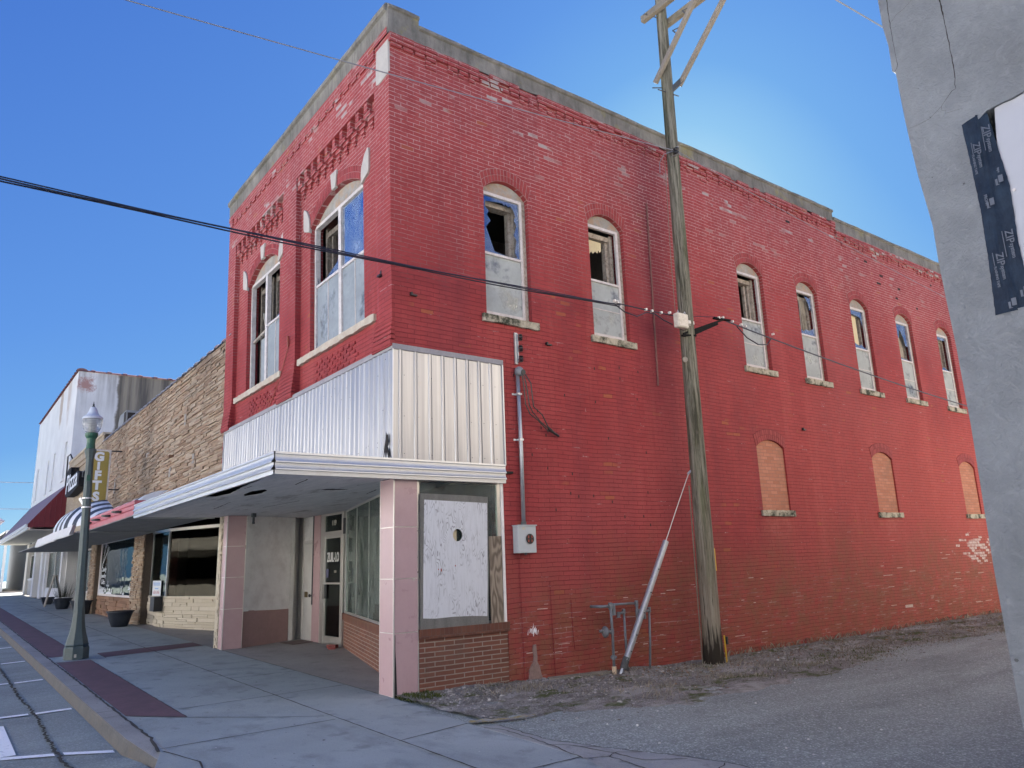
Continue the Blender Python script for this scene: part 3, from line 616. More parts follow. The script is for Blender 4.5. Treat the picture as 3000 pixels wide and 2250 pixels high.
# side cornice: two projecting courses with broken bricks and stepped blocks below
b=MB(); y=-.10
while y<24:
    w=.205; top=9.62 if y<12.25 else 9.40
    if y<.55 or random.random()<.90: b.box(.0005,.062+random.uniform(-.008,.004),y,y+w-.006,top-.075,top-.004)
    if random.random()<.93: b.box(.0005,.052+random.uniform(-.006,.004),y,y+w-.006,top-.145,top-.081)
    if y<.5 or random.random()<.86: b.box(.0005,.034+random.uniform(-.006,.004),y+.03,y+w*.97,top-.213,top-.151)
    if y>.5 and random.random()<.55: b.box(.0005,.026,y+.02,y+.115,top-.285,top-.219)
    if y>.5 and random.random()<.28: b.box(.0005,.018,y+.02,y+.22,top-.352,top-.291)
    y+=w+random.uniform(0,.004)
b.v=[Vector((p.x,p.y-.012*(1 if p.y<.05 else 0),p.z)) for p in b.v]
b.obj('brick_cornice',M['brick'],RB)
# missing bricks
b=MB()
for (yy,zz) in ((13.6,8.85),(14.3,8.6),(15.2,8.4),(14.1,8.35),(17.2,8.9),(16.1,8.0),(15.0,8.1),(10.2,9.1)): b.box(.0006,.004,yy,yy+random.uniform(.08,.2),zz,zz+.055)
for k in range(26): yy=random.uniform(1.9,5.0); zz=random.uniform(2.0,4.9); b.box(.0006,.003,yy,yy+.018,zz,zz+.045)
b.obj('brick_gaps',M['dark'],RB)
# cement parapet
def capmesh(y0,y1,zb,zt,seg=.35,over=.05):
    b=MB(); n=max(1,int((y1-y0)/seg)); prev=None
    pr=lambda y: [( .012+random.uniform(0,.012),y,zb+random.uniform(-.025,.03)),(.014,y,zt-.10),(over+random.uniform(-.006,.01),y,zt-.085),(over+random.uniform(-.008,.01),y,zt-.03+random.uniform(-.01,.01)),(over-.04,y,zt+random.uniform(-.012,.012)),(-.36,y,zt+random.uniform(-.012,.012)),(-.36,y,zb)]
    rows=[pr(y0+(y1-y0)*i/n) for i in range(n+1)]; m=7
    vs=[p for r in rows for p in r]; fs=[(i*m+j,i*m+j+1,(i+1)*m+j+1,(i+1)*m+j) for i in range(n) for j in range(m-1)]+[tuple(range(m)),tuple(range(n*m+m-1,n*m-1,-1))]
    return b.add(vs,fs)
cp=capmesh(.42,12.31,9.63,9.985); c2=capmesh(12.31,24,9.41,9.78); cp.add(c2.v,c2.f); c3=capmesh(-.13,.42,9.63,10.16,.2,.045); cp.add(c3.v,c3.f)
cp.obj('side_parapet',M['coping'],RB)
b=MB(); n=26; vs=[];m=7
for i in range(n+1):
    x=-8.0+(8.0-.02)*i/n; rd=random.uniform
    vs+=[(x,-.005-rd(0,.008),9.72+rd(-.02,.02)),(x,-.012,10.02),(x,-.06+rd(-.006,.008),10.04),(x,-.065+rd(-.006,.008),10.11+rd(-.01,.01)),(x,-.02,10.16+rd(-.012,.012)),(x,.33,10.16+rd(-.01,.01)),(x,.33,9.72)]
b.add(vs,[(i*m+j,i*m+j+1,(i+1)*m+j+1,(i+1)*m+j) for i in range(n) for j in range(m-1)]+[tuple(range(m)),tuple(range(n*m+m-1,n*m-1,-1))])
b.obj('front_parapet',M['coping'],RB,lean=True)
MB().prism([[(-.40,8.93),(-.32,8.90),(-.02,8.92),(.0,8.96),(.003,9.50),(-.37,9.50),(-.40,9.2)]],FX,-.016,.02).obj('cement_patch',M['caststone'],RB,lean=True)
b=MB().prism([[(.0,9.28),(.06,9.30),(.10,9.33),(.10,9.36),(0,9.36)]],faceyz(.03),-.001,.0)
# roof, floors, back and party walls
b=MB(); b.box(-7.7,-.33,.36,23.7,9.0,9.1); b.box(-7.97,-7.7,.36,24,3.0,9.7); b.box(-8.5,-8.4,.42,24,-.3,3.0); b.box(-7.7,-.33,23.7,24,-.3,9.4); b.box(-7.7,-.33,.36,23.7,4.35,4.6); b.obj('roof_and_floors',M['room'],RB)
b=MB(); b.box(-7.7,-.33,5.4,5.5,4.6,9.0); b.box(-2.4,-2.3,5.5,23.6,4.6,9.0); b.box(-2.3,-.33,9.55,9.65,4.6,9.0); b.box(-2.3,-.33,11.9,12.0,4.6,9.0); b.box(-2.3,-.33,16.2,16.3,4.6,9.0); b.box(-3.7,-3.6,.5,5.4,4.6,9.0); b.obj('room_partitions',M['room'],RB)
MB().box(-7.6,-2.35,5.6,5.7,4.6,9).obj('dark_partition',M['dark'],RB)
MB().box(-7.6,-.40,.45,5.3,8.6,8.95).obj('dark_ceiling',M['dark'],RB)  # ceiling slab in the dark interior colour
# ---------------------------------------------------------------- arches as separate voussoirs
def ringmesh(a,c,zs,za,T,n,courses=2,mort=.09,proud=.010,depth=.10,lim=None):
    b=MB()
    for k in range(courses):
        for i in range(n):
            if lim and not lim(i,k): continue
            r0=.004+k*.108; b.prism([archseg(a,c,zs,za,(r0,r0+.100),i+mort,i+1-mort,n)],T,-proud+random.uniform(-.002,.003),depth)
    return b
M['archmortar']=plain('pale_arch_mortar',(.36,.22,.21),.9,.3,9,.2); M['archmortar2']=plain('red_arch_mortar',(.17,.025,.027),.9,.3,9,.2)
def fullarch(a,c,zs,za,T,n,mm,**k):
    r=ringmesh(a,c,zs,za,T,n).obj('window_arch',M['arch'],RB,**k); b=MB()
    for i in range(12): b.prism([archseg(a,c,zs,za,(.001,.222),i,i+1,12)],T,-.0045,.0)
    b.obj('arch_mortar',mm,r,**k); return r
for i,(a,c) in enumerate(WIN): fullarch(a-.012,c+.012,ZS,ZA,SX,15,M['archmortar'])
for a,c in BL: fullarch(a-.012,c+.012,3.70,3.86,SX,15,M['archmortar2'])
FXR=facexz(.10)
for a,c in ((-6.84,-4.86),(-3.30,-1.12)):
    fullarch(a-.01,c+.01,7.66,8.02,FXR,34,M['archmortar'],lean=True)
    mx=(a+c)/2
    MB().prism([[(mx-.075,8.0),(mx+.075,8.0),(mx+.13,8.31),(mx-.13,8.31)]],FXR,-.035,.02).obj('keystone',M['caststone'],RB,lean=True,bevel=.006)
    for s,e in ((-1,a),(1,c)):
        pts=[(e-s*.02,7.60),(e+s*.23,7.70),(e+s*.26,7.78),(e+s*.26,8.12),(e+s*.22,8.14),(e+s*.10,8.05),(e-s*.0,7.88),(e-s*.02,7.75)]
        MB().prism([pts],FXR,-.035,.02).obj('springer_stone',M['caststone'],RB,lean=True,bevel=.006)
# ---------------------------------------------------------------- sills
def sill(a,c,z,T,h=.12,out=.05,mat='stone_sill',rough=.008):
    b=MB(); n=int((c-a)/.09); loop=[(a+(c-a)*i/n,z-h+random.uniform(-rough,rough)) for i in range(n+1)]+[(a+(c-a)*i/n,z+random.uniform(-rough,rough)*.6) for i in range(n,-1,-1)]
    b.prism([loop],T,-out,.14); return b
for a,c in WIN: sill(a-.09,c+.11,5.355,SX).obj('window_sill',M['stone_sill'],RB)
for a,c in BL: sill(a-.07,c+.09,2.435,SX,.115,.045).obj('window_sill',M['stone_sill'],RB)
sill(-7.45,-4.62,5.295,FXR,.115,.07,rough=.012).obj('window_sill',M['lime'],RB,lean=True); sill(-3.74,-.68,5.295,FXR,.115,.07,rough=.012).obj('window_sill',M['lime'],RB,lean=True)
for a,c in BL: MB().prism([arch(a+.001,c-.001,2.44,3.70,3.86)],SX,.035,.2).obj('bricked_up_window',M['infill'],RB)
# ---------------------------------------------------------------- side windows
def rect(u0,u1,v0,v1): return [(u0,v0),(u1,v0),(u1,v1),(u0,v1)]
def pl(T,loops,d0,d1): return MB().prism(loops,T,d0,d1)
def sidewin(i,a,c):
    fr=MB(); d0,d1=.075,.13
    A,B=a+.004,c-.075                                  # storm frame, its right side stands clear of the peeling jamb
    fr.prism([rect(A,B,5.362,7.50),rect(A+.045,B-.05,5.45,7.445)],SX,d0,d1)
    w=fr.obj('window',M['wframe'],RB,bevel=.003)
    MB().prism([rect(B+.004,c-.002,5.362,7.50)],SX,.085,.16).obj('jamb',M['wood_peel'],w)
    pl(SX,[[p for p in arch(a+.003,c-.003,7.503,7.505,ZA-.004)][1:]],.085,.12).obj('arch_board',M['board'],w)
    u0,u1=A+.047,B-.052
    MB().prism([rect(u0,u1,6.405,6.445)],SX,d0-.006,d1).obj('meeting_rail',M['wframe'],w)
    inn=MB(); inn.box(-.40,-.20,c-.17,c-.10,5.4,7.45); inn.box(-.40,-.20,a+.03,a+.08,5.4,7.45); inn.box(-.38,-.22,a+.08,c-.17,7.33,7.42); inn.box(-.36,-.26,c-.23,c-.172,5.4,7.33)
    if i in (2,3): inn.box(-.34,-.28,c-.33,c-.27,5.4,7.3)
    inn.obj('inner_frame',M['wood_peel'],w)
    # lower light
    pl(SX,[rect(u0,u1,5.452,6.403)],.098,.102).obj('lower_pane',M['frost_haze'],w)
    if i in (1,2,4,5,6): MB().prism([rect(u0,u1,5.90,5.915)],SX,.088,.097).obj('glazing_bar',M['wframe'],w)
    if i<2:
        T=lambda u,v: (u0+(u1-u0)*u,5.452+.95*v)
        pl(SX,[[T(*p) for p in ((0,0),(1,0),(1,.30),(.92,.44),(.80,.36),(.62,.42),(.45,.46),(.3,.55),(.12,.62),(0,.60))]],.125,.128).obj('fallen_sheet',M['rag'],w)
    # upper light
    Uq=lambda u,v: (u0+(u1-u0)*u,6.447+.995*v)
    def sh(pts,holes=None,mat='shard'): pl(SX,[[Uq(*p) for p in pts]]+([[Uq(*p) for p in h] for h in holes] if holes else []),.098,.102).obj('broken_pane',M[mat],w)
    full=[(0.001,0.001),(.999,.001),(.999,.999),(.001,.999)]
    if i==0: sh(full,[[(.05,.80),(.07,.90),(.35,.93),(.55,.945),(.60,.90),(.64,.95),(.72,.90),(.76,.94),(.85,.88),(.91,.76),(.86,.70),(.93,.60),(.84,.42),(.92,.34),(.86,.12),(.93,.03),(.70,.012),(.45,.03),(.28,.05),(.22,.16),(.15,.30),(.07,.44),(.20,.57),(.10,.66),(.16,.74)]])
    if i==1:
        pl(SX,[[Uq(*p) for p in ((0,.86),(.72,.86),(.72,.70),(.66,.66),(.62,.70),(.58,.63),(.5,.66),(.42,.60),(.36,.64),(.3,.58),(.24,.63),(.18,.58),(.1,.66),(.05,.60),(0,.55))]],.27,.273).obj('torn_shade',M['shade'],w)
    if i==2: MB().box(-.9,-.86,a,c,4.6,6.7).obj('leaning_board',M['curtain'],w)
    if i==3:
        sh([(0,.62),(.16,.55),(.10,.68),(.17,.73),(0,.84)]); sh([(0,0),(.999,0),(.999,.20),(.85,.17),(.7,.12),(.45,.13),(.3,.06),(.18,.12),(0,.14)]); sh([(.62,.96),(.999,.93),(.999,.60),(.93,.72),(.84,.62),(.80,.80)])
        MB().tube([(-.15,a+.30,7.44),(-.16,a+.30,6.9),(-.15,a+.26,6.46)],.006,5).obj('sash_cord',M['wframe'],w)
    if i==4:
        pl(SX,[[Uq(*p) for p in ((0,0),(.66,0),(.66,.86),(0,.90))]],.17,.175).obj('window_shade',M['shade'],w)
        sh([(0,1),(1,1),(1,.84),(.9,.80),(.86,.62),(.80,.84),(.6,.86),(.3,.88),(0,.86)]); sh([(0,0),(1,0),(1,.04),(.8,.05),(.62,.13),(.5,.07),(.3,.10),(.12,.15),(0,.28)])
    if i==5:
        sh(full,[[(.42,.86),(.30,.62),(.10,.52),(.06,.30),(.05,.12),(.30,.05),(.62,.03),(.95,.02),(.93,.40),(.72,.42),(.66,.62)]])
        pl(SX,[[Uq(*p) for p in ((.36,.0),(.74,0),(.78,.4),(.66,.62),(.47,.84),(.40,.6),(.28,.52))]],.20,.205).obj('hanging_curtain',M['curtain'],w)
    if i==6:
        sh([(0,1),(1,1),(1,.93),(.5,.90),(.3,.93),(.26,.80),(.1,.84),(0,.76)]); sh([(0,0),(1,0),(1,.03),(.62,.04),(.45,.10),(.3,.05),(0,.06)]); sh([(0,.2),(.18,.14),(.14,.24),(.06,.3),(.05,.42),(0,.45)])
    if i in (6,5,3):
        cu=MB(); n=22; vs=[]
        U0=(.12 if i==6 else .55); U1=(.66 if i==6 else .9)
        for k in range(n+1):
            u,v=Uq(U0+(U1-U0)*k/n,0); dx=.03*math.sin(k*1.7); vs+=[(-.23+dx,u,6.3+(.1 if i!=6 else 0)+.05*math.sin(k*.9)),(-.23+dx*.6,u*.98+.02*(a+c)/2,7.36)]
        cu.add(vs,[(2*k,2*k+2,2*k+3,2*k+1) for k in range(n)]); cu.obj('curtain',M['curtain'],w)
    return w
SWL=['window with a jagged hole in its upper pane, nearest the street corner','open window with a torn yellow shade at the top','open window with grey wall inside, just right of the pole','window with broken glass and a hanging cord','window with a cream shade behind jagged glass','window with a pointed hole and a hanging curtain','furthest upper window, with a striped curtain behind broken glass']
for i,(a,c) in enumerate(WIN): sidewin(i,a,c)['label']=SWL[i]
# ---------------------------------------------------------------- front double windows
def frontwin(which,a,c):
    fr=MB(); T=facexz(0); d0,d1=.18,.27; m=(a+c)/2-(.0 if which=='B' else .02)
    fr.prism([rect(a+.003,c-.003,5.302,7.72),rect(a+.065,m-.055,5.40,7.66),rect(m+.055,c-.065,5.40,7.66)],T,d0,d1)
    w=fr.obj('window',M['wframe'],RB,lean=True,bevel=.003)
    hd=[(x,max(z,7.725)) for x,z in arch(a+.003,c-.003,7.6,7.661,8.016,14)][2:]
    MB().prism([[(a+.003,7.724),(c-.003,7.724)]+hd[1:-1]],T,.20,.25).obj('arch_board',M['board'],w,lean=True)
    for s,(p,q) in enumerate(((a+.065,m-.055),(m+.055,c-.065))):
        low = not (which=='A' and s==0)
        MB().prism([rect(p,q,6.53,6.575)],T,d0+.01,d1-.01).obj('meeting_rail',M['wframe'],w,lean=True) if low else MB().bar((p,.24,6.42),(q,.24,6.50),.05,.05).obj('broken_rail',M['wood_peel'],w,lean=True)
        if low:
            pl(T,[rect(p,q,5.40,6.53)],.215,.219).obj('lower_pane',M['frost_haze2'],w,lean=True); x=(p+q)/2; MB().box(x-.010,x+.010,.203,.214,5.40,6.53).obj('glazing_bar',M['wframe'],w,lean=True)
        else:
            pl(T,[rect(p+.28,q,5.40,6.42)],.30,.304).obj('lower_pane',M['frost_haze2'],w,lean=True); MB().bar((p+.35,.33,7.0),(p+.72,.30,6.35),.05,.02).obj('loose_slat',M['rag'],w,lean=True)
        inn=MB(); inn.box(p+.02,p+.09,.36,.52,5.35,7.7); inn.box(q-.10,q-.03,.36,.52,5.35,7.7); inn.box(p+.09,q-.1,.36,.52,7.50,7.60); inn.box(p+.20,p+.26,.40,.46,5.35,7.5); inn.box(q-.24,q-.19,.42,.48,5.35,7.5)
        inn.obj('inner_frame',M['wood_dark'],w,lean=True)
        if which=='B' and s==1: pl(T,[rect(p,q,6.576,7.66)],.215,.219).obj('upper_pane',M['skyglass'],w,lean=True)
        if which=='B' and s==0: pl(T,[[(p+.30,6.576),(q,6.576),(q,6.90),(q-.12,6.75)]],.215,.219).obj('broken_pane',M['shard'],w,lean=True); MB().bar((p+.62,.30,6.6),(q-.10,.34,7.15),.06,.02).obj('loose_slat',M['wood_peel'],w,lean=True); pl(T,[[(p,6.576),(p+.10,6.576),(p+.03,6.66),(p,6.74)]],.215,.219).obj('broken_pane',M['shard'],w,lean=True)
        if which=='A' and s==1: pl(T,[[(p+.35,6.576),(q,6.576),(q,6.95),(q-.05,6.78),(q-.2,6.66)]],.215,.219).obj('broken_pane',M['shard'],w,lean=True)
    return w
frontwin('A',-6.84,-4.86)['label']='left front double window with both upper panes gone'; frontwin('B',-3.30,-1.12)['label']='right front double window with one whole blue upper pane'
# small things fixed to the front
b=MB(); b.tube([(-4.02,-.012,5.75),(-4.05,-.03,5.55),(-4.5,-.02,5.05),(-5.0,-.01,4.7),(-5.07,-.03,4.66)],.009,5); b.tube([(-4.06,-.01,5.62),(-3.98,-.05,5.80)],.022,6); b.obj('loose_wire',M['copperwire'],RB,lean=True)
b=MB(); b.box(-.36,-.28,-.07,0,5.73,5.76); b.box(-.34,-.30,-.03,0,5.75,5.83); each(b,'wall_bracket',M['black'],RB,lean=True)
# ---------------------------------------------------------------- metal cladding over the shop front
b=MB(); b.box(-7.80,.052,-.052,-.001,4.56,4.635); b.box(.0515,.001,-.03,1.845,4.56,4.635); b.obj('cladding_cap',M['band'],RB)
def ribbed(p0,p1,nrm,z0,z1,pitch,h,w1,w2,big=None):
    "folded sheet from p0 to p1 (x,y)"
    d=Vector((p1[0]-p0[0],p1[1]-p0[1],0)); L=d.length; d/=L; n=Vector((nrm[0],nrm[1],0)); prof=[(0,0)]; s=pitch*.35
    while s+w1<L:
        hh=h*random.uniform(.8,1.15); prof+=[(s,random.uniform(0,.002)),(s+w2,hh),(s+w1-w2,hh),(s+w1,random.uniform(0,.002))]
        if big: e=s+w1+.012; prof+=[(e,0),(e+.004,hh*.6),(e+.014,hh*.6),(e+.018,0)]
        s+=pitch*random.uniform(.9,1.1)
    prof.append((L,0)); vs=[]
    for a,o in prof:
        p=Vector((p0[0],p0[1],0))+d*a+n*o; vs+=[(p.x,p.y,z0),(p.x,p.y,z1)]
    return MB().add(vs,[(2*i,2*i+2,2*i+3,2*i+1) for i in range(len(prof)-1)])
ribbed((-7.78,-.030),(.030,-.030),(0,-1),3.02,4.56,.152,.016,.045,.012).obj('front_cladding',M['clad'],RB)
ribbed((.030,-.030),(.030,1.825),(1,0),3.02,4.56,.222,.018,.042,.010,big=True).obj('side_cladding',M['clad'],RB)
each(MB().box(.028,.050,1.826,1.845,3.02,4.56).box(.030,.048,-.048,-.030,3.02,4.56).box(-7.80,-7.782,-.05,-.001,3.02,4.56),'cladding_trim',M['fascia'],RB)
b=MB()
for y in (.14,.36,.58,.80,1.02,1.25,1.47,1.69):
    for z in (3.10,3.62,4.20): b.lathe([(.006,0),(.006,.004)],6,(0,0,0)); b.v[-12:]=[Vector((.034+p.z,y+p.x,z+p.y)) for p in b.v[-12:]]
for k in range(60): x=random.uniform(-7.7,-.1); z=random.choice((3.25,3.8,4.3))+random.gauss(0,.08); b.box(x,x+.012,-.049,-.046,z,z+.012)
b.obj('cladding_screws',M['darkgrey'],RB)
MB().prism([[(-.22,3.03),(-.19,3.20),(-.15,3.31),(-.14,3.42),(-.11,3.36),(-.08,3.38),(-.06,3.27),(-.09,3.2),(-.04,3.12),(-.03,3.03),(-.08,3.05),(-.11,3.13),(-.14,3.04),(-.17,3.14)]],facexz(-.048),-.001,0).obj('rusted_hole',M['dark'],RB)
# ---------------------------------------------------------------- canopy
CT,CB=3.02,2.745
def fasc(p0,p1,nrm,nseg=1):
    d=Vector((p1[0]-p0[0],p1[1]-p0[1],0)); n=Vector((nrm[0],nrm[1],0)); prof=[(-.03,3.022),(.012,3.02),(.014,2.995),(.004,2.985)]
    for zt,zb in ((2.985,2.89),(2.888,2.80)): prof+=[(.003,zt),(.003,zt-.03),(.012,zt-.055),(.030,zb+.012),(.032,zb),(.004,zb-.001)]
    prof+=[(.006,2.797),(.006,2.745),(-.03,2.743)]; vs=[]
    for q in range(nseg+1):
        p=Vector((p0[0],p0[1],0))+d*q/nseg; wz=random.uniform(-.003,.003) if 0<q<nseg else 0
        for o,z in prof: vs.append((p.x+n.x*o,p.y+n.y*o,z+wz))
    m=len(prof); return MB().add(vs,[(q*m+j,q*m+j+1,(q+1)*m+j+1,(q+1)*m+j) for q in range(nseg) for j in range(m-1)])
can=MB(); can.box(-8.10,.065,-1.64,-.052,2.99,3.005); can.box(.065,.066,-1.6,1.8,2.8,3.0); canopy=can.obj('canopy',M['fascia'],RB)
fasc((-8.12,-1.66),(.068,-1.66),(0,-1),6).obj('front_fascia',M['fascia'],canopy)
fasc((.085,-1.655),(.085,1.80),(1,0),2).obj('side_fascia',M['fascia'],canopy)
fasc((-8.12,-1.66),(-8.12,-.05),(-1,0),1).obj('end_fascia',M['fascia'],canopy)
MB().box(.070,.084,-1.664,-1.652,2.76,3.025).obj('corner_gap',M['dark'],canopy)
def jag(pts,k=3,a=.03):
    out=[]
    for (x0,y0),(x1,y1) in zip(pts,pts[1:]+pts[:1]):
        for i in range(k): t=i/k; out.append((x0+(x1-x0)*t+(random.uniform(-a,a) if i else 0),y0+(y1-y0)*t+(random.uniform(-a,a)*.5 if i else 0)))
    return out
h1=jag([(-3.28,-1.56),(-2.3,-1.585),(-1.6,-1.585),(-.5,-1.59),(-.45,-1.56),(-1.3,-1.50),(-1.9,-1.44),(-2.3,-1.38),(-2.75,-1.33),(-3.3,-1.39)],3,.02)
h2=jag([(-3.1,-1.0),(-2.75,-1.12),(-2.25,-1.16),(-1.95,-1.08),(-2.15,-.97),(-2.6,-.90)],3,.03); h3=jag([(-1.85,-.32),(-1.62,-.26),(-1.60,.0),(-1.68,.16),(-1.80,.02)],3,.015)
b=MB().prism([[(-8.08,-1.64),(.06,-1.64),(.06,.0),(-.42,.001),(-.42,.40),(-5.9,1.98),(-7.9,1.95),(-8.0,.0),(-8.08,-.2)],h1,h2,h3],flat(0),2.768,2.775); b.obj('soffit',M['soffit'],canopy)
MB().box(-8.05,.05,-1.62,1.97,2.90,2.93).obj('canopy_cavity',M['dark'],canopy)
b=MB()
for l in ([(-2.2,.66),(-1.5,.5)],[(-4.2,-.9),(-5.7,-.75)],[(-1.2,-.9),(-.5,-1.0)],[(-3.6,.1),(-5.2,.0)]): b.add(*ribbon([(x,y,2.7665) for x,y in l],.02,jit=.008))
b.obj('soffit_cracks',M['dark'],canopy)
b=MB(); b.box(-6.72,-6.64,.28,.36,2.69,2.767); b.box(-6.70,-6.66,.30,.34,2.60,2.69); b.lathe([(.028,0),(.03,.03),(.012,.08)],10,(-6.68,.32,2.55)); b.obj('lamp_holder',M['darkgrey'],canopy)
# ---------------------------------------------------------------- shop front: pink panel columns
def panelcol(name,x0,x1,y0,y1,zb,lines,zt=2.765):
    zs=[zb]+lines+[zt]; r=None; b=MB()
    for lo,hi in zip(zs[:-1],zs[1:]): b.box(x0,x1,y0,y1,lo+.004,hi-.004)
    r=b.obj(name,M['pink'],RB,bevel=.004)
    t=MB(); 
    for z in lines: t.box(x0-.0015,x1+.0015,y0-.0015,y1,z-.005,z+.005)
    t.box(x1-.010,x1+.006,y0-.006,y0+.010,zb,zt); t.box(x1-.002,x1+.003,y1-.012,y1+.002,zb,zt); t.box(x0-.002,x0+.008,y0-.003,y0+.002,zb,zt); t.box(x0,x1,y0-.003,y0+.002,zb,zb+.012)
    t.obj('metal_trim',M['pinktrim'],r); return r
c1=panelcol('column',-.395,.0,.0,.365,-.005,[.77,1.45,2.12])
MB().box(.0005,.004,.003,.022,0.0,.75).prism([[(.012,0.0),(.05,0.0),(.035,.35),(.014,.72)]],faceyz(.0),-.003,.0).obj('panel_gap',M['dark'],c1)
c2=panelcol('column',-7.60,-7.33,.0,.40,.08,[.87,1.50,2.13])
MB().box(.0006,.0045,.28,.31,1.42,1.44).box(.0006,.003,.05,.062,2.65,2.662).obj('panel_marks',M['rag'],c1)
# recessed entry: side wall panels, wood door, pilaster, shop door
pA=Vector((-7.345,.40,0)); pB=Vector((-7.95,1.60,0)); dd=(pB-pA).normalized(); nn=Vector((-dd.y,dd.x,0)); nn=nn if nn.x>0 else -nn
def TW(u,v,d): p=pA+dd*u-nn*d; return (p.x,p.y,v)
L=(pB-pA).length
pl(TW,[[(0,.815),(.30,.81),(.32,.80),(L*.7,.775),(L,.77),(L,2.766),(0,2.766)]],0,.05).obj('entry_wall',M['whitewall'],RB)
pl(TW,[[(0,.08),(L,.08),(L,.77),(L*.7,.775),(.32,.80),(.30,.81),(0,.815)]],0.003,.053).obj('entry_dado',M['pinkwall'],RB)
b=MB(); b.prism([rect(0,.14,.80,2.766)],TW,-.012,.0); b.prism([rect(.0,L,.93,.936)],TW,-.002,0); b.prism([rect(.14,L,1.855,1.861)],TW,-.002,0); b.obj('panel_seams',M['whitewall'],RB)
YD=1.93
b=MB(); b.prism([[(-7.945,1.605),(-7.97,1.70),(-8.03,1.72),(-8.22,YD-.02),(-8.4,YD+.05),(-8.4,1.6)]],flat(.08),0,2.686); b.box(-8.26,-8.20,YD-.02,YD+.04,.09,2.24); b.box(-8.20,-7.39,YD-.02,YD+.04,2.17,2.24); b.obj('door_frame',M['whitedoor'],RB,bevel=.004)
MB().box(-8.26,-7.38,YD,YD+.05,2.24,2.766).obj('overdoor_panel',M['whitewall'],RB)
dr=MB().box(-8.20,-7.40,YD,YD+.045,.085,2.165).obj('door',M['whitedoor'],RB,bevel=.003)
MB().box(-7.86,-7.70,YD-.012,YD,1.00,1.12).obj('letter_slot',M['yellow'] if 0 else plain('brass_slot',(.20,.15,.07),.5,.2,20,.1,metal=.5),dr)
k=MB().lathe([(.012,0),(.012,.03),(.03,.035),(.034,.055),(.022,.07)],12); k.v=[Vector((-7.47+p.x,YD-p.z,1.04+p.y)) for p in k.v]; k.obj('door_knob',M['black'],dr,smooth=True)
pc=MB().box(-7.38,-6.99,YD-.03,YD+.06,.075,2.766); pc=pc.obj('pilaster',M['pink'],RB,bevel=.004); MB().box(-7.385,-7.345,YD-.045,YD-.03,.85,2.766).obj('dark_trim',M['darkgrey'],pc); MB().box(-6.99,-6.805,YD-.02,YD+.02,.075,2.766).obj('metal_trim',M['alu'],pc)
b=MB(); b.prism([rect(-6.80,-5.80,.07,2.766),rect(-6.755,-5.885,.09,2.30),rect(-6.755,-5.885,2.38,2.72)],facexz(YD-.03),0,.06); ent=b.obj('shop_door_frame',M['alu'],RB)
pl(facexz(YD-.01),[rect(-6.755,-5.885,2.38,2.72)],0,.006).obj('transom_light',M['shop'],ent)
b=MB(); b.prism([rect(-6.75,-5.89,.10,2.295),rect(-6.70,-5.95,.24,2.235)],facexz(YD-.02),0,.04); b.box(-6.70,-5.95,YD-.015,YD+.01,1.285,1.32); sd=b.obj('shop_door',M['alu'],RB)
pl(facexz(YD-.005),[rect(-6.70,-5.95,.24,2.235)],0,.006).obj('door_glass',M['shop'],sd)
b=MB(); b.box(-6.76,-6.72,YD-.075,YD-.02,.98,1.29); b.obj('pull_handle',M['alu'],sd); MB().box(-6.715,-6.60,YD-.030,YD-.021,.99,1.28).obj('push_plate',M['black'],sd)
MB().box(-5.80,-5.70,YD-.035,YD+.0,2.30,2.62).obj('door_closer',M['black'],sd)
text_obj('119','house_number',M['rag'],frame((-6.29,YD-.018,2.55),(1,0,0),(0,0,1)),.15,sd,bold=.004)
text_obj('ZUIL-LO','door_lettering',plain('silver_letters',(.60,.60,.58),.6,.1,5,0),frame((-6.325,YD-.012,1.83),(1,0,0),(0,0,1)),.27,sd,bold=.007,sx=.60)
text_obj('OO','door_emblem',M['rag'],frame((-6.20,YD-.012,1.54),(1,0,0),(0,0,1)),.07,sd)
MB().box(-6.67,-6.55,YD-.014,YD-.011,1.42,1.60).obj('door_notice',plain('violet_notice',(.10,.10,.18),.6,.2,30,0),sd)
# angled shop window and brick bulkhead
qA=Vector((-5.78,1.93,0)); qB=Vector((-.40,.36,0)); qd=(qB-qA).normalized(); qn=Vector((qd.y,-qd.x,0)); QL=(qB-qA).length
def TQ(u,v,d): p=qA+qd*u-qn*d; return (p.x,p.y,v)
pl(TQ,[rect(0,QL,-.02,.60)],0,.20).obj('bulkhead',M['bulk'],RB)
pl(TQ,[rect(-.02,QL,.60,.725)],-.03,.20).obj('bulkhead_cap',M['bulk2'],RB)
b=MB(); 
for u in (.02,.09): b.prism([rect(u,u+.035,.73,2.766)],TQ,.0,.05)
for u in (1.42,2.75): b.prism([rect(u,u+.012,.76,2.74)],TQ,.012,.03)
b.prism([rect(.13,QL,.727,.765)],TQ,0,.05); b.prism([rect(.13,QL,2.735,2.766)],TQ,0,.05); sw=b.obj('shop_window',M['alu'],RB)
pl(TQ,[rect(.13,QL,.765,2.735)],.02,.026).obj('window_pane',M['shopcorner'],sw)
b=MB(); b.box(-7.6,-.4,5.2,5.3,0,2.9); b.box(-5.3,-.6,3.6,3.65,0,2.7); b.obj('shop_interior_wall',M['room'],RB)
b=MB(); b.prism([[(-.13,.45),(-.13,3.5),(-5.6,3.5),(-5.6,2.05)]],flat(.5),0,.06); b.obj('display_floor',M['room'],RB)
b=MB(); b.box(-2.4,-2.35,1.3,3.5,.56,2.6); b.obj('display_partition',M['rag'],RB)
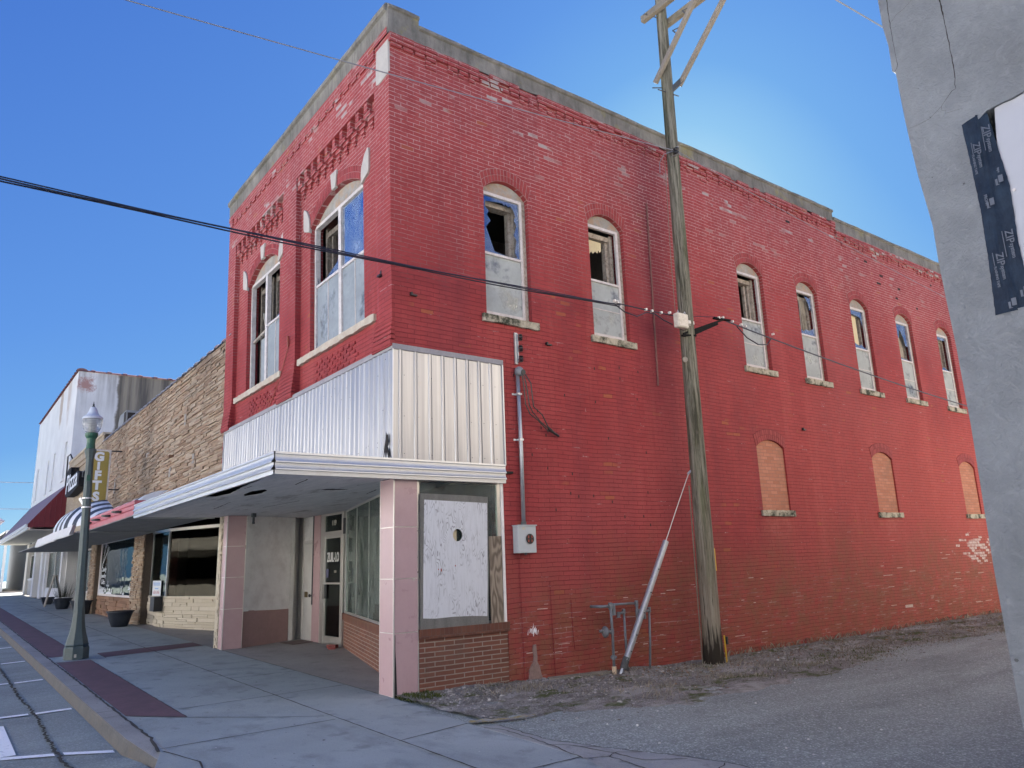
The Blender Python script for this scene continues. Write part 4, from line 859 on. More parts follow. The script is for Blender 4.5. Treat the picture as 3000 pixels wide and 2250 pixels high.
# alley side window with plywood
b=MB(); b.box(-.10,.0,.372,1.82,-.15,.665); b.obj('bulkhead',M['bulk'],RB); MB().box(-.12,.028,.368,1.835,.666,.79).obj('bulkhead_cap',M['bulk2'],RB)
b=MB(); b.box(-.06,-.02,.37,.40,.79,2.765); b.box(-.06,-.015,1.70,1.76,.79,2.765); b.box(-.06,-.02,.40,1.70,2.735,2.765); b.box(-.06,-.02,.40,1.70,.79,.82); sw2=b.obj('shop_window',M['alu'],RB)
MB().box(-.045,-.038,.40,1.70,.82,2.735).obj('window_pane',M['shopcorner'],sw2)
MB().box(-.10,-.004,1.762,1.815,.79,3.0).obj('window_jamb',M['whitewall'],RB)
circ=[(.985+.078*math.cos(t*math.pi/12),2.005+.085*math.sin(t*math.pi/12)) for t in range(24)]
pw=pl(SX,[[(.385,.79),(1.475,.785),(1.50,1.4),(1.515,2.545),(1.1,2.56),(.39,2.57)],circ],-.018,.0).obj('plywood_sheet',M['plyedge'],RB)
edge=[(.425,.93),(.6,.915),(.9,.92),(1.2,.91),(1.452,.89),(1.47,1.3),(1.485,1.9),(1.497,2.455),(1.0,2.47),(.455,2.485),(.44,1.9),(.43,1.4)]
pl(SX,[edge,circ],-.0205,-.018).obj('white_paint',M['plywhite'],pw)
MB().box(.019,.0225,.70,.72,1.52,1.56).box(.019,.0225,.66,.672,1.54,1.56).box(.019,.0225,.93,.945,1.58,1.60).obj('plywood_knots',M['copperwire'],pw)
MB().box(.0,.012,1.522,1.742,.79,1.985).obj('plywood_strip',M['plybrown'],RB)
MB().box(-.037,-.022,.88,.992,1.88,2.13).obj('yellow_card',M['shade'],RB)
# white paint scratches, cement blob and painted-over cables low on the side wall
b=MB()
for k in range(16): y=2.28+random.gauss(0,.06); z=.60+random.gauss(0,.035); b.prism([[(y,z),(y+.006,z-.01),(y+.014+random.uniform(-.02,.02),z+random.uniform(.03,.09)),(y+.008,z+.05)]],SX,-.0015,0)
b.obj('paint_scratches',M['line'],RB)
b=MB()
for y,z1 in ((2.06,1.72),(2.62,1.30),(3.02,1.02)): b.tube([(.010,y,z1),(.010,y+.01,z1*.5),(.010,y+.03,-.05 if y<2.9 else .3)],.009,6)
b.tube([(.010,2.62,1.30),(.010,2.68,1.32)],.009,6); b.obj('painted_cable',M['brick'],RB)
pl(SX,[jag([(2.14,-.06),(2.42,-.07),(2.36,.10),(2.31,.20),(2.30,.44),(2.25,.44),(2.24,.20),(2.16,.10)],3,.01)],-.02,0).obj('cement_blob',plain('grey_brown_cement',(.25,.17,.15),.9,.3,20,.4),RB)
# pale brick chips
b=MB()
for k in range(34): y=random.uniform(1.85,8); z=random.uniform(.1,1.2); w=random.uniform(.05,.22); b.box(.0006,.0025,y,y+w,z,z+random.uniform(.006,.012))
for k in range(26): y=random.uniform(12,19); z=random.uniform(.15,1.5); w=random.uniform(.08,.4); b.box(.0006,.0025,y,y+w,z,z+.01)
b.box(.0006,.003,13.1,13.45,.28,.34); b.obj('mortar_streaks',plain('bare_mortar',(.50,.38,.34),.9,.3,9,0),RB)
# wall hook marks
b=MB()
for y,z in ((9.8,4.15),(2.75,5.02),(.25,5.4)): b.prism([[(y,z),(y+.10,z),(y+.10,z+.02),(y+.03,z+.02),(y+.02,z+.05),(y,z+.05)]],SX,-.05,0)
each(b,'wall_hook',M['black'],RB)
# ================================================================ ledgestone shop next door
M['ledge']=islands('ledgestone',[(.36,.26,.18),(.30,.20,.135),(.42,.33,.24),(.25,.16,.11),(.46,.37,.28),(.33,.27,.21)],dark=((.035,.033,.035),.35,.8))
M['ledgecream']=islands('cream_ledgestone',[(.56,.50,.40),(.50,.44,.34),(.62,.56,.46)])
M['ledgebrown']=islands('brown_ledgestone',[(.24,.135,.085),(.30,.18,.12),(.19,.11,.075),(.34,.23,.15)])
M['mortar']=plain('stone_mortar',(.085,.065,.05),.95,.3,8,.2)
M['tile']=plain('glazed_coping_tile',(.34,.33,.36),.35,.35,5,.1,30)
M['roofred']=plain('dark_red_steel',(.17,.022,.030),.45,.15,4,.05,30,metal=.2)
M['roofgrey']=plain('grey_shingle_roof',(.30,.29,.29),.85,.2,3,.3,40)
M['stucco3']=plain('white_painted_stucco',(.66,.66,.68),.85,.07,.8,.25,30,dirt=(.50,.47,.42),damt=.35,dscale=.6)
M['redfascia']=plain('faded_red_fascia',(.42,.10,.12),.5,.12,4,.06,20,dirt=(.5,.2,.2),damt=.3)
M['greysoffit']=plain('grey_soffit',(.20,.21,.22),.85,.15,2,.2,20,dirt=(.32,.32,.32),damt=.5)
M['pleat']=plain('pleated_white_metal',(.58,.58,.60),.5,.1,5,.05,20)
M['stripeW']=plain('white_awning_stripe',(.70,.72,.76),.5,.08,5,.05); M['stripeK']=plain('black_awning_stripe',(.015,.017,.025),.5,.3,5,.05)
def ledge(fn,u0,u1,v0,v1,rh=(.035,.085),rl=(.2,.8),dep=.045,skip=None):
    b=MB(); v=v0
    while v<v1:
        h=min(random.uniform(*rh),v1-v); u=u0-random.uniform(0,.3)
        while u<u1:
            l=random.uniform(*rl); a=max(u0,u); c=min(u1,u+l)
            if c-a>.03 and not (skip and skip((a+c)/2,v)):
                o=random.uniform(.004,dep); 
                if random.random()<.2 and h>.07: 
                    b.prism([rect(a+.003,c-.003,v+.004,v+h*.5-.003)],fn,-o,.02); o=random.uniform(.004,dep); b.prism([rect(a+.003,c-.003,v+h*.5+.003,v+h-.004)],fn,-o,.02)
                else: b.prism([rect(a+.004,c-.004,v+.005,v+h-.004)],fn,-o,.02)
            u+=l
        v+=h
    return b
SB=thing('stone_building','low shop building faced in tan ledgestone beside the red brick building','building',(-16,5,.2))
F0=facexz(.0)
wl=MB(); wl.box(-24.40,-7.98,.02,.3,3.0,6.78); wl.box(-24.40,-24.1,.3,20,.2,6.78); wl.box(-24.1,-8.0,.3,20,4.2,4.4); wl.box(-24.1,-8.0,8.5,8.6,.1,4.2); wl.obj('wall',M['mortar'],SB)
ledge(F0,-24.40,-7.79,3.02,6.78).obj('stone_facing',M['ledge'],SB)
MB().box(-24.4,-7.98,.021,.022,3,6.7)
b=MB(); x=-24.4
while x<-8.0:
    n=10; b.add([(x+i*0+dx,.12+.17*math.cos(t*math.pi/n),6.79+.085*math.sin(t*math.pi/n)) for i,dx in ((0,0),(0,.56)) for t in range(n+1)],[(t,t+1,n+2+t,n+1+t) for t in range(n)])
    b.add([(x+dx,.12+.205*math.cos(t*math.pi/n),6.785+.115*math.sin(t*math.pi/n)) for dx in (.50,.60) for t in range(n+1)],[(t,t+1,n+2+t,n+1+t) for t in range(n)]+[tuple(range(n+1)),tuple(range(2*n+1,n,-1))]); x+=.60
b.obj('coping_tiles',M['tile'],SB)
b=MB()
for (x,z,w,h) in ((-11.4,5.47,.16,.36),(-10.35,4.29,.18,.36),(-12.7,4.28,.2,.26),(-15.7,5.14,.34,.12),(-20.9,4.7,.2,.5)): b.box(x-w/2,x+w/2,-.038,-.02,z-h/2,z+h/2)
each(b,'flat_slab',plain('grey_stone_slab',(.27,.25,.23),.9,.2,6,.4),SB)
b=MB(); b.box(-12.62,-12.38,-.14,-.02,4.66,4.71); b.box(-11.9,-11.6,-.06,-.02,5.62,5.66); each(b,'wall_bracket',M['ledgebrown'],SB)
# shop fronts below
cr=MB(); 
ledge(F0,-7.79,-7.605,.09,2.77,rh=(.05,.075),rl=(.19,.2)).obj('cream_pier',M['ledgecream'],SB); MB().box(-7.98,-7.606,.021,.5,.08,3.0).obj('pier_core',M['ledgecream'],SB)
def diag(a,c):
    A=Vector((a[0],a[1],0)); D=Vector((c[0]-a[0],c[1]-a[1],0)); L=D.length; D/=L; n=Vector((D.y,-D.x,0))
    if n.y>0 and abs(n.y)>.3: n=-n
    if abs(n.y)<=.3 and n.x<0: n=-n
    return (lambda u,v,d: (A.x+D.x*u-n.x*d,A.y+D.y*u-n.y*d,v)),L
TA,LA=diag((-16.28,.42),(-14.45,.48)); TB,LB=diag((-14.45,.48),(-13.2,2.4))
ledge(TA,0,LA,.16,.96,rh=(.06,.12),rl=(.3,.8)).obj('shop_bulkhead',M['ledgecream'],SB); TBx,LBx=diag((-14.45,.48),(-10.0,1.9))
ledge(TBx,0,LBx,.10,.98,rh=(.06,.13),rl=(.3,.9)).obj('shop_bulkhead',M['ledgecream'],SB); b=MB(); b.prism([rect(0,LA,.1,.97)],TA,.02,.2); b.prism([rect(0,LBx,.1,.97)],TBx,.02,.2); b.prism([rect(0,LBx,.97,1.0)],TBx,-.03,.1); b.prism([rect(0,LA,.97,1.0)],TA,-.03,.1); b.obj('bulkhead_core',M['ledgecream'],SB)
b=MB(); b.prism([rect(LA-.05,LA+.02,.99,2.86)],TA,-.02,.05); b.prism([rect(0,.05,.99,2.86)],TA,0,.05); b.prism([rect(0,LA,2.80,2.88)],TA,-.02,.05); b.prism([rect(0,LBx,2.80,2.88)],TBx,-.02,.05); b.prism([rect(LBx*.5,LBx*.5+.02,1,2.8)],TBx,.02,.04); b.prism([rect(LBx-.05,LBx,.1,2.86)],TBx,-.0,.05); w=b.obj('shop_window',M['alu'],SB)
b=MB(); b.prism([rect(.05,LA-.05,1.0,2.8)],TA,.02,.026); b.obj('window_pane',M['shop'],w); MB().prism([rect(.03,LBx-.05,1.0,2.8)],TBx,.02,.026).obj('window_pane',M['shopbrown'],w)
b=MB(); b.prism([rect(.2,.9,.2,2.8)],TA,.5,.52); b.obj('red_backdrop',plain('dark_red_cloth',(.12,.02,.025),.9,.2,4,0),SB)
b=MB(); b.box(-10.0,-7.98,1.9,1.95,.1,2.9); b.obj('shop_door',M['alu'],SB)
b=MB(); b.box(-16.0,-8.2,3.2,3.25,.1,2.9); b.obj('shop_interior_wall',M['room'],SB)
TP,LP=diag((-16.95,.03),(-16.28,.2)); ledge(TP,0,LP,.18,2.86,rh=(.05,.09),rl=(.1,.3)).obj('stone_pier',M['ledge'],SB); MB().box(-16.9,-16.3,.2,.42,.1,2.9).obj('pier_core',M['mortar'],SB)
F2=facexz(.18)
ledge(F2,-23.75,-16.95,.2,.92,rh=(.07,.14),rl=(.4,1.2)).obj('shop_bulkhead',M['ledgebrown'],SB)
b=MB(); b.box(-23.75,-16.95,.20,.35,.1,.92); b.obj('bulkhead_core',M['mortar'],SB)
b=MB(); b.prism([rect(-23.75,-16.95,.92,2.86),rect(-23.62,-17.55,.99,2.78),rect(-17.45,-17.05,.99,2.78)],F2,-.02,.06); w=b.obj('shop_window',M['wframe'],SB)
pl(F2,[rect(-23.62,-17.05,.99,2.78)],.0,.006).obj('window_pane',M['shop'],w)
MB().box(-23.8,-16.9,1.6,1.65,.1,2.9).obj('shop_interior_wall',M['dark'],SB)
ledge(F0,-24.9,-23.75,.2,2.86,rh=(.05,.09),rl=(.15,.5)).obj('stone_pier',M['ledge'],SB); MB().box(-24.9,-23.75,.021,1.4,.1,2.9).obj('pier_core',M['mortar'],SB)
for s,z,sz in (('Candy',1.85,.24),('Jewelry',1.62,.22),('Gifts',1.40,.24),('Purses',1.18,.22)): text_obj(s,'window_lettering',M['stripeW'],frame((-22.75,.155,z),(1,0,0),(0,0,1)),sz,w,sx=1.6)
# painted winter scene on the glass
b=MB()
def snow(cx,cz,r):
    for k in range(3):
        t=k*math.pi/3+random.random(); d=Vector((math.cos(t)*1.6*r,0,math.sin(t)*r)); b.bar(Vector((cx,.168,cz))-d,Vector((cx,.168,cz))+d,.035,.004,(0,1,0))
for c in ((-21.8,1.28,.16),(-21.4,1.10,.10),(-21.0,1.1,.08),(-19.2,1.15,.15),(-18.9,1.02,.08),(-17.9,1.2,.16),(-22.2,1.1,.1)): snow(*c)
for k in range(14): x=-23.6+k*.085; b.bar((x,.168,.99),(x+random.uniform(-.02,.05),.168,1.05+random.uniform(.05,.36)*(1-k/16)),.06,.004,(0,1,0))
b.prism([[( -22.1,.99),(-20.9,.99),(-21.1,1.05),(-21.5,1.08),(-21.9,1.05)]],facexz(.168),-.002,0)
def tw(x,z,a,l,w_,dpt):
    if dpt==0 or l<.08: return
    x2=x+math.cos(a)*l*1.7; z2=min(2.77,z+math.sin(a)*l); b.bar((x,.168,z),(x2,.168,z2),w_,.004,(0,1,0))
    if z2<2.76: tw(x2,z2,a+random.uniform(.1,.5),l*.75,w_*.65,dpt-1); tw(x2,z2,a-random.uniform(.1,.5),l*.8,w_*.65,dpt-1)
tw(-23.55,1.1,1.45,.55,.07,5)
b.obj('painted_decoration',M['stripeW'],w)
b=MB(); b.prism([[(-22.9,1.9),(-22.2,2.35),(-21.2,2.42),(-20.6,2.3),(-20.5,2.0),(-21.0,1.8),(-22.2,1.75)]],facexz(.35),0,.01)
# red and pleated canopies, striped awning
def steps(x0,x1,y,zt,zb,mat,name,par):
    prof=[(.0,zt),(-.03,zt),(-.03,zt-.07),(-.012,zt-.085),(-.03,zt-.10),(-.03,zt-.17),(-.012,zt-.185),(-.03,zt-.20),(-.03,zb),(.0,zb)]; b=MB(); n=6; vs=[]
    for q in range(n+1):
        x=x0+(x1-x0)*q/n; vs+= [(x,y+o,z) for o,z in prof]
    m=len(prof); b.add(vs,[(q*m+j,q*m+j+1,(q+1)*m+j+1,(q+1)*m+j) for q in range(n) for j in range(m-1)]); return b.obj(name,mat,par)
b=MB(); b.box(-14.2,-8.14,-1.66,.02,2.80,2.84); b.box(-14.2,-8.14,-1.66,-.03,3.06,3.08); b.box(-8.16,-8.13,-1.66,.02,2.80,3.12); rc=b.obj('red_canopy',M['greysoffit'],SB)
steps(-14.2,-8.13,-1.64,3.12,2.82,M['redfascia'],'red_fascia',rc); MB().box(-8.128,-8.12,-1.66,0,2.82,3.12).obj('red_fascia_end',M['redfascia'],rc)
b=MB()
for x in (-13.6,-12.3,-10.9,-9.6): b.lathe([(.0,0),(.13,.01),(.13,.05),(0,.06)],12,(x,-1.72,2.95),capt=False)
each(b,'downlight_cap',M['black'],rc)
b=MB(); b.box(-23.4,-14.2,-1.9,.02,2.76,2.80); pc2=b.obj('pleated_canopy',M['greysoffit'],SB)
b=MB(); x=-23.3; vs=[]; i=0
while x<-14.25: 
    dz=.04*math.sin(x*.9); vs+=[(x,-1.95-(.11 if i%2 else 0),2.70+dz*.3+(.03 if x>-18 else 0)),(x,-1.90-(.09 if i%2 else 0),2.98+dz*.2)]; x+=.13; i+=1
b.add(vs,[(2*k,2*k+2,2*k+3,2*k+1) for k in range(i-1)]); b.obj('pleated_fascia',M['pleat'],pc2)
# quarter-round awning on top of the canopy
t=NT('black_and_white_stripes'); f_=t.math('GREATER_THAN',t.math('FRACT',t.math('DIVIDE',t.math('ADD',t.xyz()[0],20.1),1.04)),.5); M['stripes']=t.bsdf(t.mix(f_,(.68,.70,.73),(.014,.016,.024)),.55,0)
aw=MB(); nn_=10; xs0=-20.1; x=xs0
def awp(x,t):
    f=1-.66*max(0,min(1,(x+17.4)/3.1)); dy=1.1*f+.3*(1-f); return (x,-1.86+(1-f)*.45+dy*(1-math.cos(t/nn_*math.pi/2)),3.0+.06*(1-f)+.92*f*math.sin(t/nn_*math.pi/2))
ax=[xs0+(20.1-8.25)*i/40 for i in range(41)]
aw.add([awp(xx,t) for xx in ax for t in range(nn_+1)],[(i*(nn_+1)+t,i*(nn_+1)+t+1,(i+1)*(nn_+1)+t+1,(i+1)*(nn_+1)+t) for i in range(40) for t in range(nn_)]+[tuple(range(nn_+1)),tuple(range(40*(nn_+1)+nn_,40*(nn_+1)-1,-1))])
a_=aw.obj('striped_awning',M['stripes'],SB)
# ================================================================ buff stone shop with the pizza sign
SC=thing('stone_building','small buff stone shop between the tan ledgestone shop and the tall white building','building',(-29,5,.3))
MB().box(-34.25,-24.42,.04,.3,2.9,7.15).box(-34.25,-24.42,.3,18,4.2,4.4).obj('wall',M['mortar'],SC)
M['ledgebuff']=islands('buff_brick',[(.44,.36,.27),(.40,.32,.24),(.48,.41,.31)])
ledge(F0,-34.25,-24.42,2.9,7.1,rh=(.07,.09),rl=(.25,.5),dep=.012).obj('stone_facing',M['ledgebuff'],SC)
b=MB(); b.box(-34.25,-24.42,-.06,.30,6.72,6.80); b.box(-34.25,-24.42,-.06,.30,6.50,6.57); b.box(-34.25,-24.42,-.05,.36,7.1,7.22); b.obj('cornice',M['ledgebuff'],SC)
b=MB(); b.box(-34.2,-24.95,1.4,1.5,.2,2.9); b.obj('recessed_wall',M['dark'],SC)
b=MB(); b.prism([rect(-32.6,-31.4,.3,2.85),rect(-32.4,-31.6,1.4,2.7)],facexz(1.0),0,.06); b.obj('door',M['whitedoor'],SC); b=MB(); b.prism([rect(-30.8,-25.2,.9,2.85),rect(-30.7,-28.2,1.0,2.75),rect(-28.1,-25.3,1.0,2.75)],facexz(.6),0,.06); w=b.obj('shop_window',M['wframe'],SC)
pl(facexz(.62),[rect(-30.7,-25.3,1.0,2.75)],0,.01).obj('window_pane',M['shop'],w); MB().box(-30.8,-25.2,.62,.8,.3,.9).obj('shop_bulkhead',M['ledgebuff'],SC)
MB().box(-34.2,-23.3,-1.75,1.4,2.83,2.87).obj('canopy',M['greysoffit'],SC)
# roof duct behind the parapet
dct=thing('roof_duct','grey metal roof duct with a black opening behind the tiled parapet','duct',(-25.3,1.2,7.3))
n=8; pr=[(-26.2,6.9)]+[(-26.2+.45*(1-math.cos(t/n*math.pi/2)),7.75+.45*math.sin(t/n*math.pi/2)) for t in range(n+1)]+[(-24.5,8.2),(-24.5,6.9)]
pl(facexz(.75),[pr],0,1.0).obj('duct_body',M['darkgrey'] if 0 else plain('dull_duct_metal',(.20,.21,.22),.6,.2,4,.1),dct)
pl(facexz(.745),[[(-24.9,7.3),(-24.55,7.3),(-24.55,8.15),(-24.95,8.15)]],-.005,.0).obj('duct_opening',M['dark'],dct); MB().box(-24.5,-24.47,.8,1.7,7.2,8.1).obj('duct_side',M['dark'],dct)
hk=thing('cable_anchor','black service cable bracket at the edge of the buff stone parapet','bracket',(-33.6,-.1,7.3))
b=MB(); b.tube([(-33.3,0,7.25),(-33.4,-.1,7.5),(-33.9,-.15,7.45),(-34.1,-.12,7.2),(-34.2,-.1,6.0),(-34.3,-.1,4.0)],.035,6); b.obj('bracket',M['black'],hk)
# ================================================================ tall white building
def whitemat():
    t=NT('white_stucco_stained'); p=t.xyz(); g=t.n('ShaderNodeNewGeometry'); nx=t.math('GREATER_THAN',t.xyz(g.outputs['Normal'])[0],.5)
    k=t.mix(t.step(t.noise(.6,5,.6),.3,.7),(.60,.60,.61),(.72,.72,.73))
    st=t.noise(1.1,5,.7,t.stretch(1,2.2,.16)); zt=t.step(p[2],9.6,12.0)
    k=t.mix(t.math('MULTIPLY',t.math('MULTIPLY',t.step(st,.42,.66),nx),t.math('ADD',t.math('MULTIPLY',zt,.55),.15)),k,(.16,.15,.14))
    bare=t.math('MULTIPLY',t.step(t.math('ADD',p[1],t.math('MULTIPLY',t.noise(1.2,3),.5)),2.05,2.15),nx)
    k=t.mix(bare,k,t.mix(t.step(t.noise(.9,5,.7,t.stretch(1,2.6,.14)),.40,.62),(.29,.26,.21),(.12,.11,.10)))
    d=t.n('ShaderNodeVectorMath',operation='DISTANCE'); t.put(d.inputs[0],t.tc); d.inputs[1].default_value=(-34.3,.35,11.3)
    k=t.mix(t.step(t.math('ADD',d.outputs[1],t.math('MULTIPLY',t.noise(5,5,.75),1.3)),1.15,.85),k,(.40,.24,.22))
    d2=t.n('ShaderNodeVectorMath',operation='DISTANCE'); t.put(d2.inputs[0],t.stretch(.8,1,.45)); d2.inputs[1].default_value=(-40.6*.8,0,11.3*.45)
    k=t.mix(t.step(t.math('ADD',d2.outputs[1],t.math('MULTIPLY',t.noise(2,4),.7)),1.0,.8),k,(.44,.37,.32))
    d3=t.n('ShaderNodeVectorMath',operation='DISTANCE'); t.put(d3.inputs[0],t.stretch(1,1,.5)); d3.inputs[1].default_value=(-37.3,0,11.4*.5)
    k=t.mix(t.math('MULTIPLY',t.step(t.math('ADD',d3.outputs[1],t.math('MULTIPLY',t.noise(2,4),1.4)),1.7,1.0),.6),k,(.36,.27,.22))
    return t.bsdf(k,.88,0,t.bump(t.noise(6,5),.4,.03),.2)
WB=thing('white_building','tall white painted building with stained side wall at the end of the row','building',(-43,8,.4))
wo_=[rect(-37.0,-36.1,6.6,8.6),rect(-41.9,-41.1,6.6,8.65),rect(-44.9,-44.1,6.6,8.6),rect(-50.9,-50.1,6.7,8.75)]
b=MB(); b.prism([[(-53,4.0),(-34.3,4.0),(-34.3,11.95),(-53,12.15)]]+wo_,F0,0,.3); b.box(-34.62,-34.30,.301,24,.3,11.95); b.box(-53,-52.7,.301,24,.5,12.0); b.box(-52.7,-34.62,.301,24,9.8,10.0); b.obj('wall',whitemat(),WB)
for i,l in enumerate(wo_):
    pl(F0,[l],.12,.14).obj('blind_window',M['stucco3'],WB); a,c,zz=l[0][0],l[1][0],l[0][1]; MB().box(a-.12,c+.12,-.07,.1,zz-.12,zz).obj('window_sill',M['stucco3'],WB)
b=MB(); y=0.02
while y<23:
    n=8; b.add([(-34.46+.22*math.cos(t*math.pi/n),y+dy,11.96+.10*math.sin(t*math.pi/n)) for dy in (0,.70) for t in range(n+1)],[(t,t+1,n+2+t,n+1+t) for t in range(n)])
    b.add([(-34.46+.26*math.cos(t*math.pi/n),y+dy,11.95+.15*math.sin(t*math.pi/n)) for dy in (.55,.72) for t in range(n+1)],[(t,t+1,n+2+t,n+1+t) for t in range(n)]+[tuple(range(n+1)),tuple(range(2*n+1,n,-1))]); y+=.75
x=-53
while x<-34.4:
    b.add([(x+dx,.14+.22*math.cos(t*math.pi/n),11.97+(-34.3-x)*.0107+.10*math.sin(t*math.pi/n)) for dx in (0,.72) for t in range(n+1)],[(t,t+1,n+2+t,n+1+t) for t in range(n)])
    b.add([(x+dx,.14+.27*math.cos(t*math.pi/n),11.96+(-34.3-x)*.0107+.15*math.sin(t*math.pi/n)) for dx in (.55,.72) for t in range(n+1)],[(t,t+1,n+2+t,n+1+t) for t in range(n)]+[tuple(range(n+1)),tuple(range(2*n+1,n,-1))]); x+=.75
b.obj('coping_tiles',plain('terracotta_coping',(.22,.10,.09),.6,.3,4,.2),WB)
# sloping metal canopy
b=MB(); b.add([(-34.0,-1.55,4.12),(-34.0,.0,6.15),(-80*0-53.2,.0,6.35),(-53.2,-1.55,4.2)],[(0,1,2,3)]); b.add([(-34.02,-1.55,4.06),(-34.02,.0,6.09),(-53.2,.0,6.29),(-53.2,-1.55,4.14)],[(3,2,1,0)]); rf=b.obj('canopy_roof',plain('mauve_grey_roof',(.22,.15,.17),.6,.2,1.5,.1),WB)
b=MB()
n=7
for i in range(n): y0=-1.5+i*1.5/n; y1=y0+1.5/n; b.add([(-33.99,y0,4.0),(-33.99,y1,4.0),(-33.99,y1,4.12+(y1+1.55)*1.30),(-33.99,y0,4.12+(y0+1.55)*1.30)],[(0,1,2,3)]); b.box(-33.99,-33.955,y0-.012,y0+.012,4.0,4.10+(y0+1.55)*1.30)
b.obj('canopy_end',M['roofred'],rf)
b=MB(); b.box(-53.2,-33.95,-1.60,-1.54,4.02,4.16); b.box(-53.2,-33.93,-1.54,-1.50,3.90,4.02); b.obj('gutter',M['fascia'],rf)
b=MB(); b.box(-53.2,-33.98,-1.5,.0,3.86,3.90); b.obj('canopy_soffit',plain('cream_soffit',(.40,.38,.34),.8,.1,2,.1),rf)
b=MB(); b.box(-53.0,-34.3,.35,.45,3.0,3.86); b.box(-53.0,-51.6,.05,.3,.55,3.86); b.box(-51.6,-47.2,.2,.3,.55,1.55); b.obj('shop_front_wall',plain('cream_front',(.50,.48,.44),.8,.08,2,.1),WB)
b=MB()
for x in (-46.6,-42.6): b.box(x-.45,x+.45,-.0,.28,.5,3.2)
b.box(-41.6,-34.9,.2,.3,.45,1.05); b.box(-41.9,-41.3,.1,.3,.4,3.0); b.box(-35.0,-34.4,.1,.3,.4,3.0); b.box(-51.6,-47.0,.15,.3,1.50,1.6); each(b,'white_post',M['stucco3'],WB)
b=MB(); b.prism([rect(-51.5,-47.1,1.6,3.1),rect(-51.4,-49.4,1.65,3.05),rect(-49.3,-47.2,1.65,3.05)],facexz(.22),0,.05); b.prism([rect(-41.3,-35.0,1.05,3.0),rect(-41.2,-38.3,1.1,2.95),rect(-38.2,-35.1,1.1,2.95)],facexz(.22),0,.05); w=each(b,'shop_window',M['wframe'],WB)[0]
b=MB(); b.box(-51.4,-47.2,.24,.25,1.65,3.05); b.box(-41.2,-35.1,.24,.25,1.1,2.95); each(b,'window_pane',M['shop'],w)
b=MB(); b.box(-51.6,-34.6,1.8,1.9,.4,3.0); b.obj('shop_interior_wall',M['curtain'],WB)
# ================================================================ far side of the cross street
FB=thing('dark_building','dark teal building with a pale panel beyond the cross street','building',(-80,6,.6))
b=MB(); b.box(-92,-71,1.5,30,.5,7.2); b.obj('wall',plain('dark_teal_wall',(.055,.075,.095),.8,.2,.7,.1),FB)
MB().box(-70.99,-70.9,3.3,3.9,2.4,5.4).obj('pale_panel',M['stripeW'],FB); MB().box(-92,-70,-.3,1.5,5.6,5.75).box(-70.2,-70,-.3,-.1,.5,5.6).obj('porch_roof',M['white_soffit'],FB)
FC=thing('pitched_building','distant white shop with a mauve pitched roof at the far left','building',(-82,-8,.6))
b=MB(); b.box(-100,-72,-9,-1,.5,6.6); b.obj('wall',M['stucco3'],FC); MB().add([(-101,-9.5,6.6),(-71,-9.5,6.6),(-71,-.4,6.6),(-101,-.4,6.6),(-99,-5,9.6),(-73,-5,9.6)],[(0,1,5,4),(1,2,5),(2,3,4,5),(3,0,4),(3,2,1,0)]).obj('roof',plain('mauve_roof',(.42,.38,.44),.6,.1,1,.1),FC)
struct(MB().quad((-140,-3.2,.66),(-66,-3.2,.62),(-66,60,.62),(-140,60,.66)).box(-66.2,-66,-3.2,60,.48,.66).obj('far_pavement',concrete('tan_pavement',(.38,.32,.25),.2)))
struct(MB().add([(-66.1+x,y,.47+.13) for x,y in ((2,1),(2.4,1),(9,14),(8.6,14))],[(0,1,2,3)]).obj('road_line',M['line']))
bush=thing('bush','clipped brown green bush by the dark building','bush',(-69.5,4.6,.66))
b=MB()
for k in range(2600):
    t=random.random()*6.28; ph=math.acos(random.uniform(-.3,1)); rr=random.uniform(.55,1)**.5*(1+.25*math.sin(t*3)*math.sin(ph*4)); c=Vector((-69.5+1.0*rr*math.sin(ph)*math.cos(t),4.3+1.1*rr*math.sin(ph)*math.sin(t),1.4+1.0*rr*math.cos(ph))); s=.09
    a=Vector((random.gauss(0,1),random.gauss(0,1),random.gauss(0,1))).normalized(); e=a.orthogonal().normalized(); b.add([c-a*s,c+e*s*.5,c+a*s,c-e*s*.5],[(0,1,2,3)])
b.obj('foliage',islands('bush_leaves',[(.09,.075,.04),(.05,.055,.025),(.13,.10,.06)]),bush)
MB().tube([(-69.5,4.4,.5),(-69.5,4.4,1.5)],.06,6).obj('stem',M['armwood'],bush)
ss=thing('street_sign','green street name sign on a thin pole beyond the row','street sign',(-67,1.9,.6))
MB().tube([(-67,1.9,.6),(-67,1.9,4.6)],.05,6).obj('post',M['galv'],ss); MB().box(-67.02,-66.98,1.2,2.6,4.55,4.95).obj('sign_plate',plain('green_sign',(.05,.42,.22),.5,.1,5,0),ss)
